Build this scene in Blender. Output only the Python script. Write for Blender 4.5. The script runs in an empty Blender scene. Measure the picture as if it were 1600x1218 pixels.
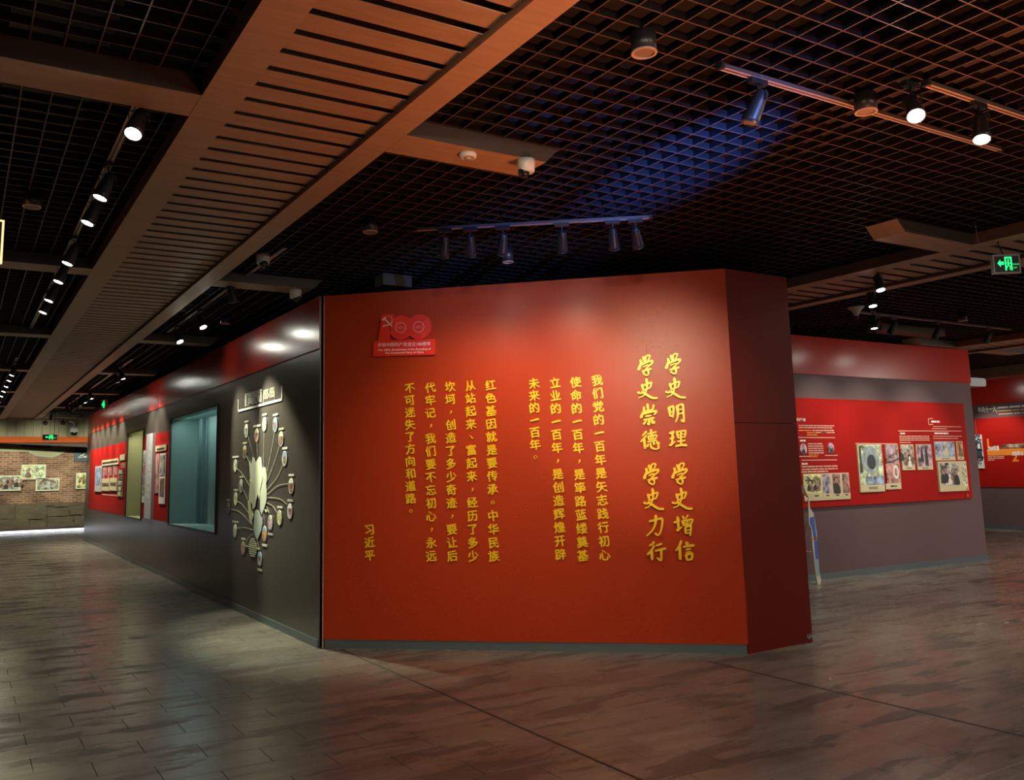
import bpy, bmesh, math, random
from mathutils import Vector, Matrix
random.seed(7)
C = bpy.context.scene.collection
SC = bpy.context.scene
PI = math.pi

# ------------------------------------------------------------------ camera, world, exposure
cam_d = bpy.data.cameras.new('camera'); cam = bpy.data.objects.new('camera', cam_d); C.objects.link(cam)
_a, _b, _c = 0.534432934, 0.144055840, -0.0211411812
_f = Vector((math.sin(_a)*math.cos(_b), math.cos(_a)*math.cos(_b), math.sin(_b)))
_r = Vector((math.cos(_a), -math.sin(_a), 0)); _u = _r.cross(_f)
_r2 = _r*math.cos(_c)+_u*math.sin(_c); _u2 = -_r*math.sin(_c)+_u*math.cos(_c)
cam.matrix_world = Matrix(((_r2.x,_u2.x,-_f.x,0),(_r2.y,_u2.y,-_f.y,0),(_r2.z,_u2.z,-_f.z,1.6),(0,0,0,1)))
cam_d.sensor_fit = 'HORIZONTAL'; cam_d.sensor_width = 36.0
cam_d.lens = 1370.207/1600*36.0
cam_d.shift_x = (800-749.641)/1600; cam_d.shift_y = -(609-537.767)/1600
cam_d.clip_start = 0.05; cam_d.clip_end = 120
SC.camera = cam
w = bpy.data.worlds.new('hall_world'); w.use_nodes = True
w.node_tree.nodes['Background'].inputs[0].default_value = (0.02,0.02,0.02,1)
w.node_tree.nodes['Background'].inputs[1].default_value = 0.2
SC.world = w
SC.view_settings.view_transform = 'Standard'
try: SC.view_settings.look = 'None'
except Exception: pass
SC.view_settings.exposure = 1.1; SC.view_settings.gamma = 1.0
SC.view_settings.use_curve_mapping = False
SC.cycles.max_bounces = 7; SC.cycles.diffuse_bounces = 4; SC.cycles.glossy_bounces = 4
SC.cycles.sample_clamp_indirect = 4.0
SC.cycles.use_denoising = True
SC.cycles.caustics_reflective = False; SC.cycles.caustics_refractive = False

def area_lamp(name, loc, aim, sx, sy, power, col, spread=PI):
    l = bpy.data.lights.new(name, 'AREA'); l.shape = 'RECTANGLE'; l.size = sx; l.size_y = sy
    l.energy = power; l.color = col; l.spread = spread
    o = bpy.data.objects.new(name, l); C.objects.link(o); o.location = loc
    o.rotation_euler = (Vector(aim)-Vector(loc)).to_track_quat('-Z','Y').to_euler()
    return o
# unseen area fills added behind the visitor and at right to brighten the hall
area_lamp('foyer_fill', (4.8,-2.4,3.4), (4.6,-1.6,0), 3.0, 1.2, 110, (1.0,0.90,0.78))
area_lamp('gallery_fill', (15.2,1.0,3.4), (14.6,1.6,0), 3.6, 2.0, 120, (1.0,0.84,0.72))
area_lamp('far_gallery_fill', (17.5,4.5,3.4), (18.5,6.5,0), 3.0, 3.0, 150, (1.0,0.88,0.75))
# unseen uplight added for the red wall's warm bounce on the timber raft
area_lamp('warm_bounce_fill', (3.9,1.75,0.2), (3.7,2.0,3.4), 1.6, 0.5, 46, (1.0,0.30,0.095), math.radians(105))
# unseen blue spots added to tint the open grid and the track heads
for _n,_p,_t,_e,_c in (('blue_grid_fill',(3.3,1.2,2.4),(4.0,3.95,3.6),1500,18),('blue_heads_fill',(2.4,-2.4,2.7),(4.05,5.5,3.36),1300,14)):
    _l = bpy.data.lights.new(_n,'SPOT'); _l.energy = _e; _l.color = (0.05,0.20,1.0) if _c==18 else (0.10,0.28,1.0); _l.spot_size = math.radians(_c); _l.spot_blend = 0.9; _l.shadow_soft_size = 0.06
    _o = bpy.data.objects.new(_n,_l); C.objects.link(_o); _o.location = _p
    _o.rotation_euler = (Vector(_t)-Vector(_p)).to_track_quat('-Z','Y').to_euler()

# ------------------------------------------------------------------ materials
MT = {}
def mat(name, col, rough=0.5, metal=0.0, spec=0.5, emit=None, es=0.0, noise=None, bump=None, coat=0.0, trans=0.0):
    m = bpy.data.materials.new(name); m.use_nodes = True
    nt = m.node_tree; b = nt.nodes['Principled BSDF']
    b.inputs['Base Color'].default_value = (*col,1); b.inputs['Roughness'].default_value = rough
    b.inputs['Metallic'].default_value = metal; b.inputs['Specular IOR Level'].default_value = spec
    b.inputs['Coat Weight'].default_value = coat
    b.inputs['Transmission Weight'].default_value = trans
    if emit: b.inputs['Emission Color'].default_value = (*emit,1); b.inputs['Emission Strength'].default_value = es
    geo = nt.nodes.new('ShaderNodeNewGeometry')
    if noise:   # (scale vector, amount, detail)
        mp = nt.nodes.new('ShaderNodeMapping'); mp.inputs['Scale'].default_value = noise[0]
        nt.links.new(geo.outputs['Position'], mp.inputs['Vector'])
        n = nt.nodes.new('ShaderNodeTexNoise'); n.inputs['Scale'].default_value = 1; n.inputs['Detail'].default_value = 4
        nt.links.new(mp.outputs[0], n.inputs['Vector'])
        mx = nt.nodes.new('ShaderNodeMix'); mx.data_type = 'RGBA'
        k = noise[1]
        mx.inputs['A'].default_value = (*[max(0,c*(1-k)) for c in col],1); mx.inputs['B'].default_value = (*[min(1,c*(1+k)) for c in col],1)
        fac = n.outputs['Fac']
        if name.startswith('photo_'):      # printed pictures: strong light and dark shapes
            n.inputs['Detail'].default_value = 7; n.inputs['Roughness'].default_value = 0.65
            mrg = nt.nodes.new('ShaderNodeMapRange'); mrg.inputs['From Min'].default_value = 0.36; mrg.inputs['From Max'].default_value = 0.62
            nt.links.new(fac, mrg.inputs['Value']); fac = mrg.outputs[0]
            mx.inputs['A'].default_value = (*[c*0.12 for c in col],1); mx.inputs['B'].default_value = (*[min(1,c*1.7+0.05) for c in col],1)
        nt.links.new(fac, mx.inputs['Factor']); nt.links.new(mx.outputs['Result'], b.inputs['Base Color'])
    if bump:    # (scale, strength, distance)
        n2 = nt.nodes.new('ShaderNodeTexNoise'); n2.inputs['Scale'].default_value = bump[0]; n2.inputs['Detail'].default_value = 3
        nt.links.new(geo.outputs['Position'], n2.inputs['Vector'])
        bp = nt.nodes.new('ShaderNodeBump'); bp.inputs['Strength'].default_value = bump[1]; bp.inputs['Distance'].default_value = bump[2]
        nt.links.new(n2.outputs['Fac'], bp.inputs['Height']); nt.links.new(bp.outputs[0], b.inputs['Normal'])
    MT[name] = m; return m
mat('wood_rail', (0.40,0.25,0.165), 0.5, noise=((3,30,30),0.22))
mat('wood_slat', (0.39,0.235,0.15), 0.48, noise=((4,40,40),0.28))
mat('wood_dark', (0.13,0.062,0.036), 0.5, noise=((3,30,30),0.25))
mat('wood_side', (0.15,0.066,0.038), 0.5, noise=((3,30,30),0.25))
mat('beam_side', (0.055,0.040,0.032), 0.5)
mat('ceiling_dark', (0.022,0.018,0.017), 0.8, noise=((3,3,3),0.6))
mat('grid_metal', (0.007,0.006,0.006), 0.42, 0.0, 0.5)
mat('grid_lip', (0.095,0.060,0.050), 0.45)
mat('wall_grey', (0.078,0.066,0.060), 0.30, spec=0.45, noise=((1.5,1.5,0.3),0.12))
mat('wall_plum', (0.135,0.085,0.094), 0.5, spec=0.2, noise=((1.5,1.5,0.3),0.10))
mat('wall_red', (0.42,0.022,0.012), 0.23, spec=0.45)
mat('wall_red_shaded', (0.13,0.011,0.006), 0.5, spec=0.1)  # red of the end wall, its shade put into the colour
mat('board_red', (0.38,0.008,0.006), 0.6, spec=0.12)
mat('letter_gold', (0.88,0.52,0.010), 0.38, 0.1)
mat('skirting', (0.12,0.155,0.175), 0.32, 0.3)
mat('black_metal', (0.016,0.016,0.018), 0.35)
mat('dark_metal', (0.05,0.05,0.055), 0.35, 0.2)
mat('track_metal', (0.09,0.07,0.065), 0.4, 0.2)
mat('lamp_lens', (0.9,0.9,0.9), 0.3, emit=(1.0,0.97,0.82), es=70)
mat('lens_off', (0.20,0.16,0.16), 0.3)
mat('rim_metal', (0.55,0.40,0.34), 0.3, 0.3)
mat('white_plastic', (0.62,0.60,0.60), 0.35)
mat('black_glass', (0.01,0.01,0.012), 0.08)
mat('print_white', (0.85,0.83,0.78), 0.5)
mat('print_cream', (0.66,0.58,0.36), 0.5)
mat('print_orange', (0.85,0.25,0.03), 0.5)
mat('print_peach', (0.72,0.42,0.33), 0.5)
mat('print_black', (0.03,0.03,0.035), 0.5)
mat('map_pale', (0.74,0.76,0.58), 0.5, noise=((4,4,4),0.15))
mat('map_mid', (0.60,0.62,0.50), 0.5, noise=((4,4,4),0.15))
mat('map_yellow', (0.60,0.60,0.34), 0.5, noise=((4,4,4),0.15))
mat('map_blue', (0.46,0.52,0.47), 0.5, noise=((4,4,4),0.12))
mat('leader_cream', (0.60,0.56,0.42), 0.5)
mat('frame_black', (0.02,0.018,0.016), 0.4)
mat('niche_teal', (0.27,0.40,0.38), 0.55)
mat('niche_cream', (0.44,0.45,0.30), 0.55)
mat('niche_corner', (0.16,0.24,0.25), 0.5)
mat('silver_board', (0.46,0.47,0.50), 0.4)
mat('emblem_red', (0.85,0.035,0.016), 0.35)
mat('emblem_ring', (0.85,0.22,0.12), 0.4)
mat('emblem_text', (0.95,0.72,0.70), 0.4)
mat('emblem_gold', (0.74,0.52,0.30), 0.4)
mat('green_glow', (0.0,0.3,0.05), 0.4, emit=(0.02,1.0,0.20), es=0.9)
mat('green_dim', (0.0,0.3,0.05), 0.4, emit=(0.02,1.0,0.25), es=0.45)
mat('sign_black', (0.012,0.02,0.015), 0.3)
mat('sign_frame', (0.50,0.42,0.38), 0.35)
mat('led_white', (0.9,0.9,0.9), 0.4, emit=(0.80,0.86,1.0), es=1.0)
mat('neon_orange', (0.9,0.4,0.1), 0.4, emit=(1.0,0.42,0.16), es=1.5)
mat('bulkhead_wood', (0.20,0.165,0.095), 0.55, noise=((14,14,0.5),0.35))
mat('band_red', (0.42,0.070,0.012), 0.75, spec=0.2)
mat('bulkhead_dark', (0.045,0.018,0.018), 0.6)
mat('plaster', (0.42,0.40,0.27), 0.8, noise=((1.5,1.5,1.5),0.4), bump=(4,0.4,0.02))
mat('plaster_dark', (0.13,0.10,0.07), 0.8, noise=((3,3,3),0.5))
mat('stone', (0.15,0.115,0.08), 0.8, noise=((2.5,2.5,6),0.5), bump=(6,0.6,0.03))
mat('plaque_navy', (0.05,0.065,0.12), 0.4)
mat('olive_box', (0.045,0.030,0.009), 0.5)
mat('cut_blue', (0.05,0.12,0.55), 0.5)
mat('cut_teal', (0.25,0.42,0.48), 0.5)
mat('cut_edge', (0.62,0.60,0.52), 0.4)
mat('cut_brown', (0.22,0.09,0.06), 0.5)
mat('clear_plastic', (0.85,0.87,0.88), 0.08, trans=0.95)
mat('strut_brown', (0.30,0.20,0.14), 0.5)
mat('projector_grey', (0.50,0.55,0.57), 0.4)
mat('photo_grey', (0.42,0.40,0.36), 0.5, noise=((9,9,9),0.8))
mat('photo_mauve', (0.42,0.28,0.36), 0.5, noise=((9,9,9),0.8))
mat('photo_pink', (0.45,0.20,0.19), 0.5, noise=((8,8,8),0.7))
mat('photo_blue', (0.25,0.33,0.48), 0.5, noise=((7,7,7),0.8))
mat('photo_yellow', (0.62,0.56,0.25), 0.5, noise=((8,8,8),0.6))
mat('photo_green', (0.50,0.56,0.38), 0.5, noise=((8,8,8),0.3))
mat('photo_brown', (0.20,0.10,0.07), 0.5, noise=((10,10,10),0.7))
mat('photo_orange', (0.62,0.24,0.10), 0.5, noise=((8,8,8),0.8))
mat('bronze_dark', (0.035,0.05,0.055), 0.4)
mat('bronze_light', (0.30,0.40,0.44), 0.4, noise=((12,12,12),0.5))
mat('skin_tone', (0.45,0.26,0.20), 0.5)
mat('sky_blue', (0.25,0.45,0.72), 0.5)

# rough plastered red of the front wall: grains and blisters, thicker towards the floor
m = mat('front_red', (0.40,0.038,0.010), 0.33, spec=0.20)
nt = m.node_tree; b = nt.nodes['Principled BSDF']; geo = [n for n in nt.nodes if n.type=='NEW_GEOMETRY'][0]
vo = nt.nodes.new('ShaderNodeTexNoise'); vo.inputs['Scale'].default_value = 52; vo.inputs['Detail'].default_value = 2
nt.links.new(geo.outputs['Position'], vo.inputs['Vector'])
rp = nt.nodes.new('ShaderNodeMapRange'); rp.inputs['From Min'].default_value = 0.63; rp.inputs['From Max'].default_value = 0.72
nt.links.new(vo.outputs['Fac'], rp.inputs['Value'])
sep = nt.nodes.new('ShaderNodeSeparateXYZ'); nt.links.new(geo.outputs['Position'], sep.inputs[0])
hz = nt.nodes.new('ShaderNodeMapRange'); hz.inputs['From Min'].default_value = 1.9; hz.inputs['From Max'].default_value = 0.3
hz.inputs['To Min'].default_value = 0.06; hz.inputs['To Max'].default_value = 0.35
nt.links.new(sep.outputs['Z'], hz.inputs['Value'])
mu = nt.nodes.new('ShaderNodeMath'); mu.operation = 'MULTIPLY'
nt.links.new(rp.outputs[0], mu.inputs[0]); nt.links.new(hz.outputs[0], mu.inputs[1])
bp = nt.nodes.new('ShaderNodeBump'); bp.inputs['Strength'].default_value = 0.9; bp.inputs['Distance'].default_value = 0.009
nt.links.new(mu.outputs[0], bp.inputs['Height']); nt.links.new(bp.outputs[0], b.inputs['Normal'])

# worn slate floor
def floor_mat():
    m = mat('floor_slate', (0.1,0.1,0.1), 0.3); nt = m.node_tree; b = nt.nodes['Principled BSDF']; L = nt.links.new
    geo = [n for n in nt.nodes if n.type=='NEW_GEOMETRY'][0]
    def noise(scale, vec, detail=5, rough=0.6):
        mp = nt.nodes.new('ShaderNodeMapping'); mp.inputs['Scale'].default_value = vec
        L(geo.outputs['Position'], mp.inputs['Vector'])
        n = nt.nodes.new('ShaderNodeTexNoise'); n.inputs['Scale'].default_value = scale; n.inputs['Detail'].default_value = detail
        n.inputs['Roughness'].default_value = rough
        L(mp.outputs[0], n.inputs['Vector']); return n.outputs['Fac']
    def ramp(x, a, b_, lo=0.0, hi=1.0):
        r = nt.nodes.new('ShaderNodeMapRange'); r.inputs['From Min'].default_value = a; r.inputs['From Max'].default_value = b_
        r.inputs['To Min'].default_value = lo; r.inputs['To Max'].default_value = hi
        L(x, r.inputs['Value']); return r.outputs[0]
    def mix(f, a, b_):
        x = nt.nodes.new('ShaderNodeMix'); x.data_type = 'RGBA'; L(f, x.inputs['Factor'])
        for k, v in (('A',a),('B',b_)):
            if isinstance(v, tuple): x.inputs[k].default_value = (*v,1)
            else: L(v, x.inputs[k])
        return x.outputs['Result']
    streak = noise(1.0, (1.6,9,1)); patch = noise(1.0, (0.95,3.4,1), 14, 0.72); big = noise(0.35, (1,1,1), 2)
    c = mix(ramp(streak,0.3,0.7), (0.15,0.130,0.112), (0.23,0.200,0.168))
    c = mix(ramp(patch,0.53,0.55), c, (0.108,0.092,0.080))
    # tile by tile variation
    mp = nt.nodes.new('ShaderNodeVectorMath'); mp.operation = 'DIVIDE'; mp.inputs[1].default_value = (0.59,0.29,1)
    L(geo.outputs['Position'], mp.inputs[0])
    fl = nt.nodes.new('ShaderNodeVectorMath'); fl.operation = 'FLOOR'; L(mp.outputs[0], fl.inputs[0])
    wn = nt.nodes.new('ShaderNodeTexWhiteNoise'); wn.noise_dimensions = '2D'; L(fl.outputs[0], wn.inputs['Vector'])
    hv = nt.nodes.new('ShaderNodeHueSaturation'); L(c, hv.inputs['Color']); L(ramp(wn.outputs['Value'],0,1,0.86,1.14), hv.inputs['Value'])
    L(hv.outputs[0], b.inputs['Base Color'])
    L(ramp(patch,0.53,0.545,0.25,0.42), b.inputs['Roughness'])
    bp = nt.nodes.new('ShaderNodeBump'); bp.inputs['Strength'].default_value = 0.35; bp.inputs['Distance'].default_value = 0.004
    L(patch, bp.inputs['Height']); L(bp.outputs[0], b.inputs['Normal'])
    b.inputs['Specular IOR Level'].default_value = 0.5
    return m
floor_mat()
mat('grout', (0.055,0.050,0.045), 0.8)
mat('strip_dark', (0.035,0.030,0.028), 0.6)

# brickwork too fine to pick apart from here
def brick_mat():
    m = mat('brickwork', (0.3,0.1,0.06), 0.85); nt = m.node_tree; b = nt.nodes['Principled BSDF']; L = nt.links.new
    geo = [n for n in nt.nodes if n.type=='NEW_GEOMETRY'][0]
    cx = nt.nodes.new('ShaderNodeSeparateXYZ'); L(geo.outputs['Position'], cx.inputs[0])
    cc = nt.nodes.new('ShaderNodeCombineXYZ'); L(cx.outputs['X'], cc.inputs['X']); L(cx.outputs['Z'], cc.inputs['Y'])
    br = nt.nodes.new('ShaderNodeTexBrick'); br.inputs['Scale'].default_value = 1.0
    br.inputs['Brick Width'].default_value = 0.21; br.inputs['Row Height'].default_value = 0.068; br.inputs['Mortar Size'].default_value = 0.009
    br.inputs['Color1'].default_value = (0.17,0.058,0.042,1); br.inputs['Color2'].default_value = (0.30,0.145,0.11,1); br.inputs['Mortar'].default_value = (0.34,0.28,0.19,1)
    L(cc.outputs[0], br.inputs['Vector'])
    n = nt.nodes.new('ShaderNodeTexNoise'); n.inputs['Scale'].default_value = 1.3; n.inputs['Detail'].default_value = 5
    L(geo.outputs['Position'], n.inputs['Vector'])
    mx = nt.nodes.new('ShaderNodeMix'); mx.data_type = 'RGBA'; mx.blend_type = 'MULTIPLY'; mx.inputs['Factor'].default_value = 1
    mr = nt.nodes.new('ShaderNodeMapRange'); mr.inputs['From Min'].default_value = 0.3; mr.inputs['From Max'].default_value = 0.7
    mr.inputs['To Min'].default_value = 0.30; mr.inputs['To Max'].default_value = 1.5; L(n.outputs['Fac'], mr.inputs['Value'])
    L(br.outputs['Color'], mx.inputs['A']); L(mr.outputs[0], mx.inputs['B']); L(mx.outputs['Result'], b.inputs['Base Color'])
    bp = nt.nodes.new('ShaderNodeBump'); bp.inputs['Strength'].default_value = 0.5; bp.inputs['Distance'].default_value = 0.01
    L(br.outputs['Fac'], bp.inputs['Height']); bp.invert = True; L(bp.outputs[0], b.inputs['Normal'])
brick_mat()

# ------------------------------------------------------------------ mesh helpers (all in world metres)
WL = {}
def wl(o): return WL.get(o.name, Vector((0,0,0)))
def link(o, parent, world):
    C.objects.link(o); WL[o.name] = Vector(world)
    if parent is not None:
        o.parent = parent; o.location = Vector(world)-wl(parent)
    else: o.location = world
    return o
def fin(name, bm, m, parent=None, smooth=False, origin=None):
    bmesh.ops.recalc_face_normals(bm, faces=bm.faces)
    if origin is None:
        xs = [v.co for v in bm.verts]
        origin = Vector(((min(v.x for v in xs)+max(v.x for v in xs))/2, (min(v.y for v in xs)+max(v.y for v in xs))/2, min(v.z for v in xs)))
    for v in bm.verts: v.co -= Vector(origin)
    me = bpy.data.meshes.new(name); bm.to_mesh(me); bm.free()
    me.materials.append(MT[m] if isinstance(m, str) else m)
    if smooth:
        for p in me.polygons: p.use_smooth = True
    return link(bpy.data.objects.new(name, me), parent, origin)
def share(name, data, world, parent=None):
    return link(bpy.data.objects.new(name, data), parent, world)
def empty(name, loc, label=None, cat=None, group=None):
    o = bpy.data.objects.new(name, None); o.empty_display_size = 0.1
    link(o, None, loc); tag(o, label, cat, group); return o
def tag(o, label=None, cat=None, group=None, kind=None):
    if label: o['label'] = label
    if cat: o['category'] = cat
    if group: o['group'] = group
    if kind: o['kind'] = kind
    return o
def struct(o): o['kind'] = 'structure'; return o
def nb(): return bmesh.new()
def box(bm, x0, x1, y0, y1, z0, z1):
    v = [bm.verts.new((x,y,z)) for x in (x0,x1) for y in (y0,y1) for z in (z0,z1)]
    for f in ((0,1,3,2),(4,6,7,5),(0,4,5,1),(2,3,7,6),(0,2,6,4),(1,5,7,3)): bm.faces.new([v[i] for i in f])
class Fr:
    def __init__(s, O, u, n): s.O=Vector(O); s.u=Vector(u).normalized(); s.n=Vector(n).normalized(); s.z=Vector((0,0,1))
    def pt(s, a, b, d=0): return s.O+s.u*a+s.z*b+s.n*d
def prism(bm, poly, d0, d1, fr):
    lo = [bm.verts.new(fr.pt(a,b,d0)) for a,b in poly]; hi = [bm.verts.new(fr.pt(a,b,d1)) for a,b in poly]
    bm.faces.new(lo); bm.faces.new(hi); n = len(poly)
    for i in range(n): bm.faces.new((lo[i],lo[(i+1)%n],hi[(i+1)%n],hi[i]))
def rect(bm, a0, a1, b0, b1, d0, d1, fr): prism(bm, [(a0,b0),(a1,b0),(a1,b1),(a0,b1)], d0, d1, fr)
def ring(bm, a, b, ro, ri, d0, d1, fr, n=24, sy=1.0):
    V = []
    for r in (ro, ri):
        for d in (d0, d1): V.append([bm.verts.new(fr.pt(a+r*math.cos(2*PI*i/n), b+r*sy*math.sin(2*PI*i/n), d)) for i in range(n)])
    o0,o1,i0,i1 = V
    for i in range(n):
        j=(i+1)%n
        for A,B in ((o0,o1),(o1,i1),(i1,i0),(i0,o0)): bm.faces.new((A[i],A[j],B[j],B[i]))
def circ(a, b, r, n=20, sy=1.0): return [(a+r*math.cos(2*PI*i/n), b+r*sy*math.sin(2*PI*i/n)) for i in range(n)]
def lathe(bm, prof, n=20, M=Matrix()):
    rows = []
    for r,z in prof:
        if r < 1e-5: rows.append([bm.verts.new(M@Vector((0,0,z)))])
        else: rows.append([bm.verts.new(M@Vector((r*math.cos(2*PI*i/n), r*math.sin(2*PI*i/n), z))) for i in range(n)])
    for A,B in zip(rows, rows[1:]):
        for i in range(n):
            j=(i+1)%n
            if len(A)==1 and len(B)==1: continue
            if len(A)==1: bm.faces.new((A[0],B[i],B[j]))
            elif len(B)==1: bm.faces.new((A[i],A[j],B[0]))
            else: bm.faces.new((A[i],A[j],B[j],B[i]))
def tube(bm, pts, r, n=6):
    rows=[]; pts=[Vector(p) for p in pts]
    for k,p in enumerate(pts):
        d=(pts[min(k+1,len(pts)-1)]-pts[max(k-1,0)]).normalized(); q=d.to_track_quat('Z','Y')
        rows.append([bm.verts.new(p+q@Vector((r*math.cos(2*PI*i/n), r*math.sin(2*PI*i/n),0))) for i in range(n)])
    bm.faces.new(rows[0]); bm.faces.new(rows[-1])
    for A,B in zip(rows,rows[1:]):
        for i in range(n): bm.faces.new((A[i],A[(i+1)%n],B[(i+1)%n],B[i]))
def smooth_line(pts, k=4):
    out=[]; n=len(pts)
    for i in range(n-1):
        p0=pts[max(i-1,0)]; p1=pts[i]; p2=pts[i+1]; p3=pts[min(i+2,n-1)]
        for j in range(k):
            t=j/k
            out.append(tuple(0.5*((2*p1[c])+(-p0[c]+p2[c])*t+(2*p0[c]-5*p1[c]+4*p2[c]-p3[c])*t*t+(-p0[c]+3*p1[c]-3*p2[c]+p3[c])*t**3) for c in range(len(p1))))
    out.append(tuple(pts[-1])); return out
def ribbon(bm, pts, w0, w1, d0, d1, fr, k=4, nib=0.0):
    """a line of varying width lying on a wall: outline polygon extruded"""
    P = smooth_line(pts, k) if len(pts)>2 else [pts[0], tuple((pts[0][c]+pts[1][c])/2 for c in (0,1)), pts[1]]
    n=len(P); L=[]; R=[]
    for i,p in enumerate(P):
        a=P[max(i-1,0)]; b=P[min(i+1,n-1)]; dx=b[0]-a[0]; dy=b[1]-a[1]; l=math.hypot(dx,dy) or 1
        t=i/(n-1); w=(w0+(w1-w0)*t)/2*(1-nib*(dx*0.80+dy*0.60)/l*(1 if dx*0.8+dy*0.6>0 else -1)+nib*0.55)
        L.append((p[0]-dy/l*w, p[1]+dx/l*w)); R.append((p[0]+dy/l*w, p[1]-dx/l*w))
    vs=[[bm.verts.new(fr.pt(x,y,d)) for x,y in S] for S in (L,R) for d in (d0,d1)]
    l0,l1,r0,r1=vs
    for i in range(n-1):
        bm.faces.new((l1[i],r1[i],r1[i+1],l1[i+1])); bm.faces.new((l0[i],r0[i],r0[i+1],l0[i+1]))
        bm.faces.new((l0[i],l1[i],l1[i+1],l0[i+1])); bm.faces.new((r0[i],r1[i],r1[i+1],r0[i+1]))
    bm.faces.new((l0[0],l1[0],r1[0],r0[0])); bm.faces.new((l0[-1],l1[-1],r1[-1],r0[-1]))
_g = {}
def glyph(s, bold, depth=0.08, res=3):
    k=(s,bold,depth)
    if k not in _g:
        c=bpy.data.curves.new('glyph','FONT'); c.body=s; c.size=1; c.extrude=depth/2; c.offset=bold; c.resolution_u=res
        o=bpy.data.objects.new('glyph',c); me=bpy.data.meshes.new_from_object(o)
        vs=[tuple(v.co) for v in me.vertices]; fs=[tuple(p.vertices) for p in me.polygons]
        _g[k]=(vs,fs); bpy.data.objects.remove(o); bpy.data.curves.remove(c); bpy.data.meshes.remove(me)
    return _g[k]
def text(bm, s, a, b, size, fr, sgn=1, d=0.004, depth=0.004, bold=0.0, width=None, slope=0.0, centre=False, warp=None):
    """flat lettering on a wall: a,b = left baseline point; width stretches the line to fit"""
    vs,fs=glyph(s,bold)
    x0=min(v[0] for v in vs); x1=max(v[0] for v in vs)
    sx=size if width is None else width/(x1-x0)
    if centre: x0=(x0+x1)/2
    nv=[]
    for x,y,z in vs:
        xx=(x-x0)*sx; yy=y*size
        if warp: xx,yy=warp(xx,yy,size)
        nv.append(bm.verts.new(fr.pt(a+sgn*xx, b+yy+slope*xx, d+z/0.08*depth)))
    for f in fs:
        try: bm.faces.new([nv[i] for i in f])
        except ValueError: pass

# ------------------------------------------------------------------ wall frames
FRONT = Fr((3.037,8.098,0), (5.942-3.037,5.608-8.098,0), (-0.651,-0.759,0)); FW = 3.826
LEFT = Fr((2.99,0,0), (0,1,0), (-1,0,0))
RIGHT = Fr((0,8.49,0), (1,0,0), (0,-1,0))
EAST = Fr((21.3,0,0), (0,1,0), (-1,0,0))
BACK = Fr((0,31.1,0), (1,0,0), (0,-1,0))

# ------------------------------------------------------------------ floor
TX, TY = 0.59, 0.29
b_ = nb(); box(b_, -2.3,21.4,-4.1,33.2,-0.30,-0.011); floor = struct(fin('floor', b_, 'grout'))
cells=[]
def in_block(x,y):
    # under the walls of the exhibition block
    if 3.05 < x < 6.7 and y > 8.098-(x-3.037)*0.857+0.1 and y<26: return True
    return False
STR = (3.14, 5.46)     # expansion strips running away from the visitor
for j in range(-14,114):
    y0=5.73+(j-20)*TY
    if y0>33 or y0<-4: continue
    off=0.45 if j%2==0 else 0.45+0.295-0.59
    for i in range(-5,36):
        x0=off+i*TX
        if x0>21.3 or x0+TX<-2.2: continue
        cells.append((x0,y0))
def seen(x,y):
    d=Vector((x,y,0))-Vector((0,0,1.6)); z=d.dot(_f)
    if z<0.5: return False
    px=749.6+1370.2*d.dot(_r2)/z; py=537.8-1370.2*d.dot(_u2)/z
    return -60<px<1660 and py<1290
cs=sorted(cells, key=lambda c:(not (seen(c[0]+TX/2,c[1]+TY/2) and not in_block(c[0]+TX/2,c[1]+TY/2)), math.hypot(c[0]+TX/2,c[1]+TY/2)))
b_=nb(); box(b_,-TX/2+0.0015,TX/2-0.0015,-TY/2+0.0015,TY/2-0.0015,0,0.011)
bmesh.ops.bevel(b_, geom=[e for e in b_.edges if all(v.co.z>0.01 for v in e.verts)], offset=0.0012, segments=1, affect='EDGES')
me=bpy.data.meshes.new('floor_tile'); b_.to_mesh(me); b_.free(); me.materials.append(MT['floor_slate'])
for x0,y0 in cs[:298]:
    share('floor_tile', me, (x0+TX/2,y0+TY/2,-0.011), floor)
b_=nb()
for x0,y0 in cs[298:]:
    g=0.0015; zt=0.0
    v=[b_.verts.new(p) for p in ((x0+g,y0+g,zt),(x0+TX-g,y0+g,zt),(x0+TX-g,y0+TY-g,zt),(x0+g,y0+TY-g,zt))]
    w_=[b_.verts.new((p.co.x,p.co.y,-0.010)) for p in v]
    b_.faces.new(v)
    for i in range(4): b_.faces.new((v[i],v[(i+1)%4],w_[(i+1)%4],w_[i]))
o=fin('floor_tiles', b_, 'floor_slate', floor); o['kind']='stuff'
for xs,y0,y1 in ((STR[0],1.5,7.95),(STR[1],1.0,5.6)):
    b_=nb(); box(b_,xs-0.011,xs+0.011,y0,y1,-0.004,0.0012); fin('joint_strip', b_, 'strip_dark', floor)

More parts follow.
